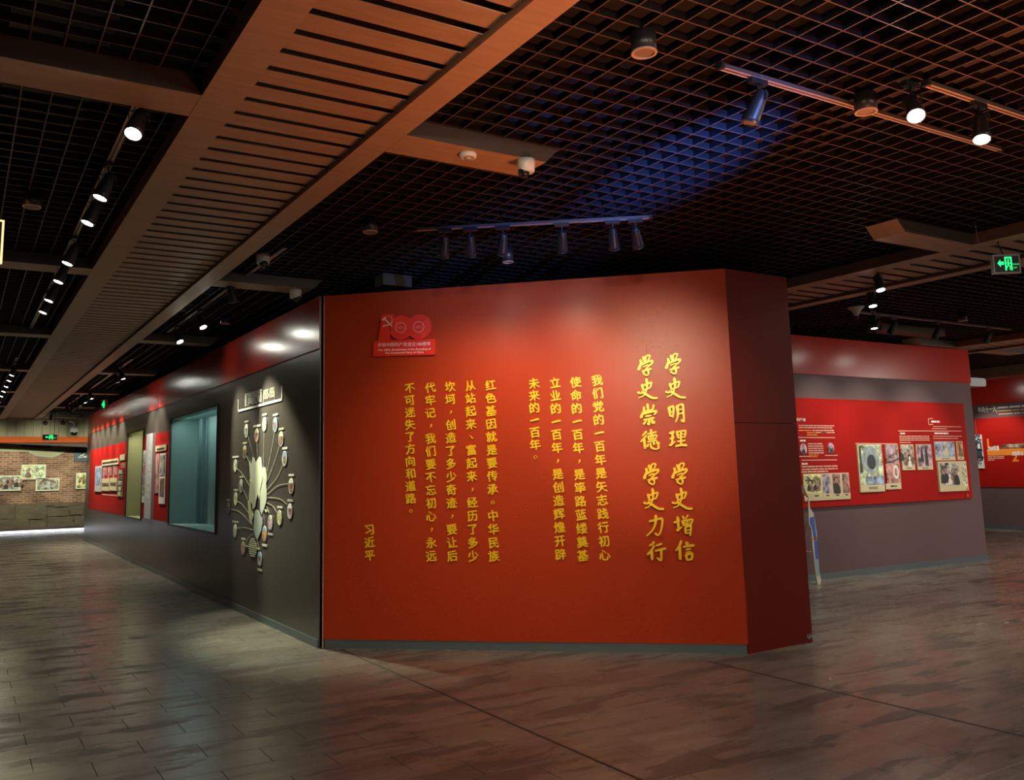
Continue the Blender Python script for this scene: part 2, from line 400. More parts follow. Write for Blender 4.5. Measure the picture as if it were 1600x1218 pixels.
# ------------------------------------------------------------------ ceiling slab, open grid
ZG=3.58; ZR=3.475
b_=nb(); box(b_,-2.3,21.4,-4.1,33.2,4.7,4.9); ceiling=struct(fin('ceiling', b_, 'ceiling_dark'))
b_=nb()
for k in range(7):
    box(b_, -2.2,21.3, 1.5+k*4.4,1.9+k*4.4, 4.25,4.7)
fin('ceiling_beam', b_, 'ceiling_dark', ceiling)
for k,(x,w_,h) in enumerate(((0.1,0.5,0.3),(4.9,0.7,0.32),(11.0,0.6,0.3))):
    b_=nb(); box(b_,x,x+w_,-3.5,31,4.0-0.02*k,4.0-0.02*k+0.25); fin('air_duct', b_, 'track_metal', ceiling)
SP=0.1409
def blade_mesh(length, along):
    b_=nb(); t=0.0035
    if along=='y': box(b_,-t,t,-length/2,length/2,0,0.042)
    else: box(b_,-length/2,length/2,-t,t,0,0.042)
    for f in b_.faces:
        if abs(f.calc_center_median().z)<0.001: f.material_index=1
    me=bpy.data.meshes.new('grid_blade'); b_.to_mesh(me); b_.free(); me.materials.append(MT['grid_metal']); me.materials.append(MT['grid_lip']); return me
gridr=struct(empty('ceiling_grid', (9,14,ZG)))
my=blade_mesh(30.4,'y'); mx_=blade_mesh(23.3,'x')
x=2.565-SP*33; xs=[]
while x<21.2: xs.append(x); x+=SP
ys=[]; y=2.69-SP*8
while y<31.9: ys.append(y); y+=SP
for x in xs[:150]: share('grid_blade', my, (x,16.5,ZG), gridr)
for y in ys[:148]: share('grid_blade', mx_, (9.5,y,ZG+0.0005), gridr)
b_=nb()
for x in xs[150:]: box(b_,x-0.0035,x+0.0035,1.3,31.7,ZG,ZG+0.042)
for y in ys[148:]: box(b_,-2.1,21.15,y-0.0035,y+0.0035,ZG+0.0005,ZG+0.0425)
if b_.verts: o=fin('grid_blades', b_, 'grid_metal', gridr); o['kind']='stuff'
else: b_.free()

# ------------------------------------------------------------------ slatted timber walkways under the grid
def walkway(x0, y0, y1, label, beams):
    t=empty('slatted_ceiling_raft', (x0+0.56,(y0+y1)/2,ZR), label, 'ceiling raft', 'timber rafts hung under the grid')
    seg=2.93
    for (a,b2) in ((0.0,0.195),(0.955,1.12)):
        y=y0; k=0
        while y<y1-0.05:
            e=min(y+seg,y1)
            b_=nb(); box(b_,x0+a,x0+b2,y+0.0012,e-0.0012,ZR,ZG-0.004)
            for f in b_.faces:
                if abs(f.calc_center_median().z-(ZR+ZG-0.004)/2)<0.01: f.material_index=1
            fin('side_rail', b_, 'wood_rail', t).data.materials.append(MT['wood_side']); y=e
    b_=nb(); box(b_,x0+0.196,x0+0.954,y0,y1,ZG-0.012,ZG-0.006); fin('backing_board', b_, 'frame_black', t)
    b_=nb(); box(b_,-0.379,0.379,-0.069,0.069,0,0.006); me=bpy.data.meshes.new('slat'); b_.to_mesh(me); b_.free(); me.materials.append(MT['wood_slat'])
    y=y0+0.08
    ph=(3.183-y0-0.08)%0.1955; y+=ph-0.0
    while y<y1-0.08:
        share('slat', me, (x0+0.575,y,ZR+0.036), t); y+=0.1955
    for yb in beams:
        for s in (-1,1):
            # a box beam with a chamfered free end
            xa=x0+1.122 if s>0 else x0-0.002; xe=xa+s*0.95; xt=xe+s*0.10
            b_=nb(); P=[(xa,ZR),(xe,ZR),(xt,ZG-0.004),(xa,ZG-0.004)]
            prism(b_, P, -(yb+0.29), -yb, Fr((0,0,0),(1,0,0),(0,-1,0)))
            bmesh.ops.recalc_face_normals(b_,faces=b_.faces)
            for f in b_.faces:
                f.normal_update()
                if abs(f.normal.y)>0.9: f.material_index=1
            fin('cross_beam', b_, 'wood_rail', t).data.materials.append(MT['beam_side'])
    return t
BY=[4.24+4.147*k for k in range(7)]
walkway(0.938, 1.6, 31.0, 'long slatted timber ceiling raft running from overhead to the brick wall', BY)
walkway(0.938+6.61, 1.6, 14.0, 'slatted timber ceiling raft passing behind the dark red end of the slogan wall', BY[:3])
walkway(0.938+13.22, 1.6, 14.0, 'distant timber ceiling raft above the projector, at the right edge', BY[:3])

# ------------------------------------------------------------------ outer walls of the hall
b_=nb(); box(b_,-2.3,-2.2,-4.0,33.2,0,4.7); struct(fin('wall_west', b_, 'wall_grey'))
b_=nb(); box(b_,-2.3,21.4,-4.1,-4.0,0,4.7); struct(fin('wall_south', b_, 'wall_plum'))
b_=nb(); box(b_,-2.3,21.4,33.2,33.3,0,4.7); struct(fin('wall_north', b_, 'bulkhead_dark'))

# ------------------------------------------------------------------ exhibition block: left wall with two display windows
W1=(12.068,15.12,0.872,2.553); W2=(17.653,19.44,0.856,2.517)
YA,YB,HL=8.105,26.1,3.352; DW=0.43
wleft=struct(empty('wall_left', (2.99+DW/2,17,0)))
def wall_with_holes(b_, y0,y1,z0,z1, holes, x0,x1):
    ysb=sorted({y0,y1,*[h[0] for h in holes],*[h[1] for h in holes]})
    for a,c in zip(ysb,ysb[1:]):
        hs=[h for h in holes if h[0]<=a+1e-6 and h[1]>=c-1e-6]
        if hs:
            h=hs[0]
            if h[2]>z0: box(b_,x0,x1,a,c,z0,min(h[2],z1))
            if h[3]<z1: box(b_,x0,x1,a,c,max(h[3],z0),z1)
        else: box(b_,x0,x1,a,c,z0,z1)
b_=nb(); wall_with_holes(b_,YA+0.02,YB,0.0,HL,[W1,W2],2.99,2.999); fin('panel', b_, 'wall_grey', wleft)
b_=nb(); rect(b_,YA+0.02,YB,2.83,HL,0.001,0.012,LEFT); struct(fin('trim_4', b_, 'wall_red'))
b_=nb(); rect(b_,YA+0.03,YB,0,0.075,0.001,0.014,LEFT); struct(fin('baseboard_left', b_, 'skirting'))
b_=nb(); rect(b_,19.48,25.45,0.862,2.375,0.0005,0.005,LEFT); struct(fin('trim_5', b_, 'board_red'))
b_=nb(); rect(b_,15.18,17.62,0.892,2.385,0.0005,0.005,LEFT); struct(fin('trim_6', b_, 'board_red'))
# top cap and the two ends of the block
b_=nb(); box(b_,2.99,7.6,26.1,26.2,0,HL); struct(fin('wall_block_end', b_, 'wall_grey'))
def niche(name, W, m, floor_m, label):
    y0,y1,z0,z1=W
    t=struct(empty(name, (3.2,(y0+y1)/2,z0)))
    xb=2.99+DW
    b_=nb(); e=0.0
    box(b_,xb,xb+0.03,y0-0.03,y1+0.03,z0-0.03,z1+0.03); fin('back_panel', b_, m, t)
    b_=nb(); box(b_,3.0,xb,y1,y1+0.03,z0-0.03,z1+0.03); box(b_,3.0,xb,y0-0.03,y0,z0-0.03,z1+0.03); fin('side_panel', b_, m, t)
    b_=nb(); box(b_,3.0,xb,y0,y1,z0-0.03,z0); fin('sill', b_, floor_m, t)
    b_=nb(); box(b_,3.0,xb,y0,y1,z1,z1+0.03); fin('head_panel', b_, m, t)
    b_=nb(); f=0.028
    rect(b_,y0-f,y0,z0-f,z1+f,0,0.016,LEFT); rect(b_,y1,y1+f,z0-f,z1+f,0,0.016,LEFT)
    rect(b_,y0,y1,z0-f,z0,0,0.016,LEFT); rect(b_,y0,y1,z1,z1+f,0,0.016,LEFT); fin('window_frame', b_, 'frame_black', t)
    return t
w1=niche('window_1', W1, 'niche_teal', 'niche_teal', '')
w2=niche('window_2', W2, 'niche_cream', 'niche_cream', '')
b_=nb(); box(b_,3.36,3.42,14.55,14.75,0.872,2.553); fin('corner_post', b_, 'niche_corner', w1)
b_=nb(); tube(b_,[(3.395,14.35,0.88),(3.395,14.35,2.54)],0.012); fin('conduit', b_, 'niche_corner', w1)
b_=nb(); tube(b_,smooth_line([(3.3,12.9,0.90),(3.32,12.75,0.94),(3.36,12.6,0.90),(3.38,12.5,1.05)]),0.012); fin('loose_cable', b_, 'niche_corner', w1)
for nm,W,col,p in (('window_one_light',W1,(0.72,1.0,0.95),3.6),('window_two_light',W2,(1.0,0.98,0.62),3.2)):
    l=bpy.data.lights.new(nm,'AREA'); l.shape='RECTANGLE'; l.size=0.05; l.size_y=W[1]-W[0]-0.3; l.energy=p; l.color=col
    o=bpy.data.objects.new(nm,l); C.objects.link(o); o.location=(3.05,(W[0]+W[1])/2,W[3]-0.03)
    o.rotation_euler=(0,math.radians(-28),0)

# things mounted on the left wall
def lrect(name, m, p0, p1, d0, d1, parent, fr=LEFT):
    b_=nb(); rect(b_,min(p0[0],p1[0]),max(p0[0],p1[0]),min(p0[1],p1[1]),max(p0[1],p1[1]),d0,d1,fr); return fin(name,b_,m,parent)
def lpoly(name, m, pts, d0, d1, parent, fr=LEFT):
    b_=nb(); prism(b_,pts,d0,d1,fr); return fin(name,b_,m,parent)
def bar_rows(name, m, a0, a1, b0, b1, rows, fr, parent, d=0.003, frac=None, seed=1, h=0.5):
    """rows of print too small to read: short dashes"""
    rnd=random.Random(seed); b_=nb(); rh=(b1-b0)/rows
    for r in range(rows):
        z0=b1-(r+1)*rh+rh*(1-h)/2; z1=z0+rh*h; a=a0; end=a1 if (r<rows-1 or not frac) else a0+(a1-a0)*frac
        while (a<end if a1>a0 else a>end):
            s=1 if a1>a0 else -1
            L_=rh*rnd.uniform(1.5,4.5); e=a+s*L_
            if (e-end)*s>0: e=end
            if abs(e-a)>rh*0.3: rect(b_,min(a,e),max(a,e),z0,z1,d-0.002,d,fr)
            a=e+s*rh*0.35
    return fin(name,b_,m,parent)

t=empty('map_display', (2.98,9.6,0.6), 'wall map of pale districts ringed by round photos on leader lines', 'wall map')
LEFTM=Fr((2.984,0,0),(0,1,0),(-1,0,0))
MP='map_piece'
lpoly(MP,'map_pale',[(10.499,1.788),(10.411,1.743),(10.355,1.828),(10.270,1.813),(10.231,1.761),(10.088,1.826),(10.015,1.803),(9.967,1.693),(9.934,1.602),(9.986,1.519),(10.040,1.453),(10.063,1.339),(10.127,1.397),(10.191,1.326),(10.214,1.248),(10.323,1.222),(10.329,1.324),(10.469,1.321),(10.482,1.390),(10.404,1.519),(10.444,1.571)],0.001,0.004,t,LEFTM)
lpoly(MP,'map_mid',[(9.925,1.705),(9.840,1.692),(9.780,1.585),(9.805,1.519),(9.782,1.438),(9.783,1.333),(9.869,1.241),(9.956,1.178),(10.024,1.221),(10.032,1.367),(10.038,1.411),(9.958,1.511),(9.920,1.602),(9.960,1.685)],0.001,0.005,t,LEFTM)
lpoly(MP,'map_yellow',[(10.527,1.320),(10.413,1.330),(10.396,1.275),(10.364,1.205),(10.277,1.152),(10.343,1.088),(10.312,1.034),(10.432,1.076),(10.489,1.178)],0.001,0.005,t,LEFTM)
lpoly(MP,'map_mid',[(10.446,1.562),(10.338,1.540),(10.275,1.468),(10.179,1.337),(10.214,1.248),(10.309,1.222),(10.340,1.284),(10.470,1.329)],0.001,0.006,t,LEFTM)
lpoly(MP,'map_blue',[(10.212,1.209),(10.158,1.222),(10.077,1.205),(9.994,1.138),(9.936,1.140),(9.923,1.080),(9.973,0.995),(10.113,0.881),(10.224,0.937),(10.270,1.012),(10.249,1.145)],0.001,0.005,t,LEFTM)
lpoly(MP,'map_pale',[(9.855,1.233),(9.804,1.231),(9.765,1.221),(9.728,1.225),(9.765,1.209),(9.815,1.201)],0.001,0.004,t,LEFTM)
DISC=[[(9.911,2.189),(9.915,2.271)],[(9.509,2.162),(9.513,2.243)],[(10.644,2.152),(10.649,2.234)],[(10.210,2.078),(10.214,2.158)],[(9.296,1.995),(9.299,2.076)],[(9.169,1.783),(9.172,1.863)],[(10.699,1.899),(10.703,1.977)],[(11.112,1.740),(11.117,1.820)],[(10.837,1.492),(10.843,1.572)],[(8.945,1.497),(8.948,1.579)],[(11.069,1.330),(11.074,1.411)],[(11.417,1.202),(11.423,1.282)],[(11.067,0.943),(11.072,1.023)],[(10.702,0.756),(10.707,0.835)],[(8.977,1.238),(8.979,1.318)],[(9.316,1.161),(9.319,1.242)],[(9.640,1.097),(9.643,1.177)],[(9.848,0.968),(9.852,1.051)],[(10.015,0.683),(10.019,0.762)]]
DM=['photo_yellow','photo_blue','photo_grey','photo_pink','photo_brown','photo_grey','photo_brown','photo_green','photo_grey','photo_brown','photo_yellow','photo_blue','photo_grey','photo_pink','photo_mauve','photo_yellow','photo_mauve','photo_orange','photo_blue']
DT=['print_white','sky_blue','print_white','print_cream','print_cream','sky_blue','print_cream','map_mid','map_mid','print_white','print_cream','photo_grey','print_white','print_peach','print_white','print_cream','photo_grey','sky_blue','sky_blue']
DL=['olive and gold round photo','round photo with pale blue sky','white and grey round photo','cream and pink round photo','dark brown round photo with white rim','round photo of a gate under blue sky','small reddish brown round photo','pale green round photo','small grey round photo','brown round photo on the right side','cream and white round photo','blue grey round photo, farthest left','grey and white round photo, lower left','salmon pink round photo','mauve round photo with a dark gate','cream round photo with dark figure','mauve striped round photo','round photo, orange under blue sky','blue and green round photo, lowest']
for k,(c,tp) in enumerate(DISC):
    r=abs(tp[1]-c[1])
    b_=nb(); prism(b_,circ(c[0],c[1],r,22),0.001,0.004,LEFTM); o=fin('photo_disc',b_,'print_white',t); o['label']=DL[k]
    rr=r*0.9; b_=nb()
    up=[(c[0]+rr*math.cos(a),c[1]+rr*math.sin(a)) for a in [PI*0.12+i*PI*0.76/10 for i in range(11)]]
    prism(b_,up,0.004,0.0055,LEFTM); fin('photo_sky',b_,DT[k],o)
    lo=[(c[0]+rr*math.cos(a),c[1]+rr*math.sin(a)) for a in [PI*0.88+i*PI*1.24/14 for i in range(15)]]
    b_=nb(); prism(b_,lo,0.004,0.005,LEFTM); fin('photo_print',b_,DM[k],o)
    if k in (5,4,14,9,1,18):
        b_=nb(); rect(b_,c[0]-r*0.45,c[0]+r*0.45,c[1]-r*0.15,c[1]+r*0.25,0.005,0.006,LEFTM); rect(b_,c[0]-r*0.4,c[0]-r*0.25,c[1]-r*0.5,c[1]-r*0.15,0.005,0.006,LEFTM); rect(b_,c[0]+r*0.25,c[0]+r*0.4,c[1]-r*0.5,c[1]-r*0.15,0.005,0.006,LEFTM)
        fin('photo_gate',b_,'photo_brown',o)
    zc = tp[1]+0.028 if k not in (16,17,18) else c[1]-r-0.045
    wd = 0.30 if k in (7,3,12) else 0.18
    b_=nb(); s_=6
    for q in range(s_):
        a=c[0]-wd/2+wd*q/s_; rect(b_,a,a+wd/s_*0.8,zc-0.012,zc+0.012,0.001,0.003,LEFTM)
    fin('caption',b_,'print_white' if k%2 else 'leader_cream',t)
# big lens shaped logo striped green and white
b_=nb(); c0=(10.293,0.786); top0=(10.299,0.895); H0=top0[1]-c0[1]
for q in range(9):
    zz=c0[1]+H0*(0.9-q*0.22); hw=0.16*math.sqrt(max(0.02,1-((zz-c0[1])/H0)**2))
    rect(b_,c0[0]-hw,c0[0]+hw,zz-H0*0.055,zz+H0*0.055,0,0.008,LEFTM)
o=fin('striped_logo',b_,'map_pale',t); o['label']='round logo of pale green stripes'
b_=nb(); rect(b_,c0[0]-0.30,c0[0]+0.30,c0[1]-0.006,c0[1]+0.012,0.001,0.010,LEFTM); fin('caption',b_,'leader_cream',t)
for ln in ([(10.570,2.084),(10.438,1.952),(10.325,1.832)],[(10.193,1.990),(10.180,1.909),(10.161,1.823)],[(9.921,2.101),(9.924,1.934),(9.925,1.709)],[(9.532,2.074),(9.644,1.875),(9.783,1.658)],[(9.362,1.910),(9.532,1.743),(9.792,1.540)],[(9.236,1.710),(9.447,1.575),(9.788,1.450)],[(10.635,1.848),(10.537,1.798),(10.456,1.739)],[(11.051,1.704),(10.815,1.643),(10.473,1.493)],[(10.754,1.448),(10.638,1.388),(10.541,1.331)],[(9.034,1.518),(9.392,1.496),(9.785,1.393)],[(9.078,1.302),(9.333,1.358),(9.772,1.367)],[(9.409,1.210),(9.569,1.277),(9.782,1.307)],[(9.689,1.197),(9.741,1.236),(9.780,1.265)],[(9.860,1.053),(9.868,1.120),(9.905,1.187)],[(10.054,0.767),(10.084,0.830),(10.121,0.881)],[(10.982,0.975),(10.682,1.001),(10.268,0.985)],[(10.611,0.807),(10.487,0.889),(10.280,0.946)],[(11.299,1.197),(10.873,1.175),(10.312,1.034)],[(11.004,1.304),(10.758,1.263),(10.504,1.177)]):
    b_=nb(); ribbon(b_,ln,0.006,0.006,0.001,0.003,LEFTM,5); fin('leader_line',b_,'leader_cream',t)
BR=[(11.029,2.563),(11.019,2.416),(9.283,2.421),(9.288,2.568)]
b_=nb()
ribbon(b_,[BR[0],BR[1]],0.014,0.022,0,0.005,LEFTM); ribbon(b_,[BR[1],BR[2]],0.026,0.026,0,0.005,LEFTM); ribbon(b_,[BR[2],BR[3]],0.026,0.022,0,0.005,LEFTM)
fin('title_bracket',b_,'print_white',t)
tp=[(10.724,2.442),(10.027,2.444),(10.030,2.510),(9.972,2.444),(9.530,2.441),(9.533,2.504)]
b_=nb(); text(b_,'厦门革命遗址分布图',tp[0][0],tp[0][1]+0.02,0.175,LEFTM,-1,bold=0.0,width=abs(tp[1][0]-tp[0][0])); fin('title_text',b_,'print_white',t)
b_=nb(); text(b_,'(1925-1935)',tp[3][0],tp[3][1]+0.03,0.16,LEFTM,-1,width=abs(tp[4][0]-tp[3][0])); fin('title_text',b_,'leader_cream',t)

def Lq(name,m,x0,x1,z0,z1,label,cat,group=None,d=0.02):
    o=lrect(name,m,(x0,z0),(x1,z1),0.006,0.006+d,None); tag(o,label,cat,group); return o
# corner points read off the wall (along, height)
P=[(24.176,1.934),(23.042,1.312)]; o=Lq('photo_board','silver_board',P[0][0],P[1][0],P[1][1],P[0][1],'narrow blue and silver photo board near the far end of the left wall','photo board')
b_=nb(); rect(b_,min(P[0][0],P[1][0])+0.05,max(P[0][0],P[1][0])-0.05,P[0][1]-0.45,P[0][1]-0.05,0.026,0.03,LEFT); fin('photo_print',b_,'photo_blue',o)
P=[(23.024,2.026),(20.464,1.980)]; z1=P[0][1]; z0=z1-0.12
o=Lq('heading_plate','print_cream',P[0][0],P[1][0],z0+0.02,z1+0.03,'cream heading strip above the two cream document boards','heading strip')
bar_rows('lettering','print_black',P[0][0]-0.1,P[1][0]+0.1,z0+0.05,z1,1,Fr((2.99,0,0),(0,1,0),(-1,0,0)),o,0.031,seed=2)
P=[(22.884,1.930),(20.540,1.694)]
t=empty('text_columns',(2.984,P[0][0],P[1][1]),'three columns of small white lettering with portraits on the red field','text panel')
for q in range(3):
    a=P[0][0]+(P[1][0]-P[0][0])*(q+0.05)/3; e=P[0][0]+(P[1][0]-P[0][0])*(q+0.8)/3
    bar_rows('lettering','print_peach',a,e,P[1][1],P[0][1],8,LEFT,t,0.009,seed=5+q)
    lrect('portrait','photo_mauve',(a,P[0][1]-0.02),(a+(e-a)*0.35,P[0][1]-0.3),0.006,0.012,t)
for P,lab in (([(22.953,1.624),(21.680,1.342)],'cream document board, the left one of the pair'),([(21.618,1.637),(20.585,1.356)],'cream document board, the right one of the pair')):
    o=Lq('document_board','print_cream',P[0][0],P[1][0],P[1][1],P[0][1],lab+' on the red field','document board','cream document boards')
    bar_rows('lettering','photo_brown',P[0][0]-0.08,P[1][0]+0.08,P[1][1]+0.1,P[0][1]-0.1,14,LEFT,o,0.028,seed=11,h=0.35)
P=[(22.912,1.251),(20.545,1.267)]; o=Lq('white_rule','print_peach',P[0][0],P[1][0],P[0][1]-0.012,P[0][1]+0.012,'thin pale rule under the two cream document boards','rule',d=0.004)
P=[(20.275,2.088),(19.625,2.050)]; o=Lq('heading_plate','print_cream',P[0][0],P[1][0],P[0][1]-0.09,P[0][1]+0.03,'small cream heading plate beside the narrow window','heading strip')
P=[(20.221,2.012),(19.627,1.836)]; t=empty('text_block',(2.984,P[0][0],P[1][1]),'block of small pale lettering under the small cream heading plate','text panel')
bar_rows('lettering','print_peach',P[0][0],P[1][0],P[1][1],P[0][1],6,LEFT,t,0.009,seed=17)
P=[(20.496,1.812),(19.741,1.227)]; t=empty('photo_column',(2.97,P[0][0],P[1][1]),'tall brown column of five small photos beside the narrow window','photo board')
lrect('backing_board','photo_brown',P[0],P[1],0.006,0.02,t)
for q in range(5):
    zt=P[0][1]+(P[1][1]-P[0][1])*(q+0.12)/5; zb_=P[0][1]+(P[1][1]-P[0][1])*(q+0.82)/5
    lrect('small_photo',['photo_grey','photo_brown','photo_green','photo_yellow','photo_yellow'][q],(P[0][0]-0.12,zt),(P[1][0]+0.12,zb_),0.02,0.027,t)
P=[(17.533,2.124),(17.074,2.098),(17.127,1.164)]
t=empty('photo_board',(2.97,P[0][0],P[2][1]),'tall photo board between the narrow window and the white pillar panel','photo board')
lrect('backing_board','print_white',(P[0][0],P[0][1]),(P[1][0],P[2][1]),0.006,0.02,t)
h_=P[0][1]-P[2][1]
for q,mm in enumerate(('photo_grey','photo_pink','photo_mauve','photo_grey')):
    lrect('small_photo',mm,(P[0][0]-0.05,P[0][1]-h_*(0.08+0.2*q)),(P[1][0]+0.05,P[0][1]-h_*(0.25+0.2*q)),0.02,0.026,t)
P=[(17.025,2.404),(16.395,2.384),(16.399,0.899)]
o=lrect('pillar_panel','silver_board',(P[0][0],P[2][1]),(P[1][0],P[0][1]),0.006,0.06,None); tag(o,'tall silvery white pillar panel with vertical lettering on the left wall','panel')
b_=nb(); am=(P[0][0]+P[1][0])/2
for q,ch in enumerate('中国革命'): 
    pass
b_.free()
b_=nb()
for q in range(8): rect(b_,am-0.12,am+0.0,1.25+q*0.12,1.25+q*0.12+0.08,0.06,0.064,LEFT)
fin('lettering',b_,'leader_cream',o)
P=[(16.299,2.029),(15.942,1.352)]; o=lrect('photo_board','photo_pink',P[0],P[1],0.006,0.02,None); tag(o,'narrow dim photo board just right of the white pillar panel','photo board')
P=[(16.305,2.135),(15.370,2.125)]; o=Lq('heading_plate','print_cream',P[0][0],P[1][0],P[0][1]-0.07,P[0][1]+0.03,'cream heading plate right of the white pillar panel','heading strip')
bar_rows('lettering','print_black',P[0][0]-0.15,P[1][0]+0.15,P[0][1]-0.07,P[0][1],1,LEFT,o,0.028,seed=4)
P=[(15.899,2.022),(15.376,2.018),(15.336,1.177)]
t=empty('photo_board',(2.97,P[0][0],P[2][1]),'tall grey photo board with a document, left of the teal window','photo board')
lrect('backing_board','print_white',(P[0][0],P[2][1]),(P[1][0],P[0][1]),0.006,0.022,t)
h_=P[0][1]-P[2][1]
lrect('small_photo','photo_grey',(P[0][0]-0.05,P[0][1]-h_*0.04),(P[1][0]+0.05,P[0][1]-h_*0.44),0.022,0.028,t)
lrect('document_print','photo_brown',(P[0][0]-0.08,P[0][1]-h_*0.5),(P[1][0]+0.08,P[0][1]-h_*0.85),0.022,0.026,t)

# ------------------------------------------------------------------ front wall with the slogan
HF=3.37
wf=struct(empty('wall_front', (4.4,6.9,0)))
b_=nb(); prism(b_,[(-0.012,0.078),(FW,0.078),(FW,3.392),(-0.012,3.352)],-0.05,0.0,FRONT); fin('panel', b_, 'front_red', wf)
b_=nb(); rect(b_,0.0,FW-0.01,0.0,0.078,-0.05,-0.008,FRONT); fin('skirting', b_, 'skirting', wf)
b_=nb(); rect(b_,-0.022,-0.013,0.0,3.35,-0.04,0.006,FRONT); fin('edge_strip', b_, 'rim_metal', wf)
# blistered paint: countless small raised grains, thickest low down and to the right
rnd=random.Random(5)
oct_=((1,0),(0.5,0.87),(-0.5,0.87),(-1,0),(-0.5,-0.87),(0.5,-0.87))
for a0,a1,z0,z1,num in ((0.05,FW-0.04,0.10,0.70,1500),(3.52,FW-0.04,0.70,2.1,70)):
    b_=nb(); cnt=0
    while cnt<num:
        a=rnd.uniform(a0,a1); zc=rnd.uniform(z0,z1)
        if rnd.random()>(0.10+0.90*min(1,a/2.4))*(min(1,(0.74-zc)/0.38) if z0<0.5 else (2.2-zc)/1.5): continue
        cnt+=1; rr=rnd.uniform(0.0028,0.0075); ex=rnd.uniform(0.8,2.0); an=rnd.uniform(-0.6,0.6)
        base=[]; mid=[]
        for x,y in oct_:
            x*=rr*ex; y*=rr; X_=x*math.cos(an)-y*math.sin(an); Y_=x*math.sin(an)+y*math.cos(an)
            base.append(b_.verts.new(FRONT.pt(a+X_,zc+Y_,-0.0005))); mid.append(b_.verts.new(FRONT.pt(a+X_*0.6,zc+Y_*0.6,rr*0.5)))
        for q in range(6): b_.faces.new((base[q],base[(q+1)%6],mid[(q+1)%6],mid[q]))
        b_.faces.new(mid)
    fin('paint_blisters', b_, 'front_red', wf)['kind']='stuff'
ws=struct(empty('wall_side', (6.38,5.63,0)))
SIDE=Fr((5.942,5.608,0),(0.871,0.041,0),(0.047,-0.999,0))
b_=nb(); prism(b_,[(0.0,1.99),(0.872,1.99),(0.872,3.40),(0.0,3.392)],-0.05,0.0,SIDE); fin('panel', b_, 'wall_red_shaded', ws)
b_=nb(); prism(b_,[(0.0,0.0),(0.872,0.0),(0.872,1.985),(0.0,1.985)],-0.05,0.0,SIDE); fin('panel', b_, 'wall_red_shaded', ws)
b_=nb(); tube(b_,[SIDE.pt(0.0,0.3,0.004),SIDE.pt(0.0,0.62,0.006)],0.004); fin('lifted_tape', b_, 'wall_red', ws)
b_=nb(); box(b_,6.74,6.80,5.70,8.6,0,3.40); struct(fin('wall_block_right', b_, 'wall_red_shaded'))
b_=nb(); box(b_,6.74,6.80,8.6,26.1,0,3.35); struct(fin('wall_block_rear', b_, 'wall_grey'))
# clear plastic hinge at the foot of the dark end
b_=nb(); rect(b_,0.80,0.865,0.03,0.075,0.0,0.012,SIDE); o=fin('corner_bracket',b_,'clear_plastic'); tag(o,'small clear plastic bracket low on the dark red end wall','bracket')
b_=nb()
for q in (0.815,0.845): prism(b_,circ(q,0.052,0.006,8),0.012,0.015,SIDE)
fin('screw',b_,'rim_metal',o)

def brush(xx,yy,s):
    # running hand: strokes climb to the right and lean, with a slight swell
    return xx-0.10*(yy-0.35*s)+0.012*s*math.sin(7*yy/s), yy+0.16*(xx-0.5*s)+0.015*s*math.sin(6*xx/s)
COLS=[('我们党的一百年是矢志践行初心',[(2.627,2.411),(2.630,0.838)],'first small gold line left of the large slogan characters'),
('使命的一百年，是筚路蓝缕奠基',[(2.429,2.400),(2.436,0.833)],'second small gold line left of the large slogan characters'),
('立业的一百年，是创造辉煌开辟',[(2.238,2.402),(2.234,0.845)],'third small gold line left of the large slogan characters'),
('未来的一百年。',[(2.042,2.404),(2.035,1.722)],'short gold line of seven signs, in the middle of the red wall'),
('红色基因就是要传承。中华民族',[(1.630,2.401),(1.625,0.833)],'gold line just left of the wide gap in the middle of the wall'),
('从站起来、富起来，经历了多少',[(1.437,2.406),(1.432,0.834)],'second gold line left of the wide gap, beginning 从站起来'),
('坎坷，创造了多少奇迹，要让后',[(1.242,2.403),(1.235,0.835)],'third gold line left of the wide gap, beginning 坎坷'),
('代牢记，我们要不忘初心，永远',[(1.048,2.401),(1.037,0.836)],'fourth gold line left of the wide gap, beginning 代牢记'),
('不可迷失了方向和道路。',[(0.847,2.404),(0.846,1.248)],'gold line farthest left of the quotation, ending in a small circle'),
('习近平',[(0.442,1.082),(0.444,0.845)],'short three sign gold signature low at the left of the red wall')]
for s,(p0,p1),lab in COLS:
    t=empty('gold_text_line', FRONT.pt(p1[0],p1[1],0.0), 'raised '+lab, 'lettering', 'small gold lines of the quotation')
    n=len(s)
    for i,ch in enumerate(s):
        a=p0[0]+(p1[0]-p0[0])*i/(n-1); zc=p0[1]+(p1[1]-p0[1])*i/(n-1); S=0.103
        b_=nb()
        if ch=='。': ring(b_,a,zc,0.016,0.011,0.002,0.012,FRONT,16)
        elif ch=='，': ribbon(b_,[(a+0.003,zc+0.012),(a+0.009,zc),(a-0.006,zc-0.020)],0.020,0.003,0.002,0.012,FRONT)
        elif ch=='、': ribbon(b_,[(a-0.016,zc+0.016),(a,zc+0.002),(a+0.014,zc-0.016)],0.004,0.015,0.002,0.012,FRONT)
        elif ch=='一': ribbon(b_,[(a-0.042,zc-0.008),(a-0.02,zc-0.003),(a+0.02,zc+0.006),(a+0.042,zc+0.006)],0.015,0.017,0.002,0.014,FRONT)
        else:   # a slanting nib: the same sign three times along its edge
            for e in (-1,0,1):
                text(b_,ch,a+e*0.0026,zc-0.37*S-e*0.0021,S,FRONT,1,d=0.008+0.00015*e,depth=0.007,bold=0.0,centre=True,warp=lambda x,y,s_:(lambda q:(q[0]-0.5*s_,q[1]))(brush(x+0.5*s_,y,s_)))
        fin('character',b_,'letter_gold',t)
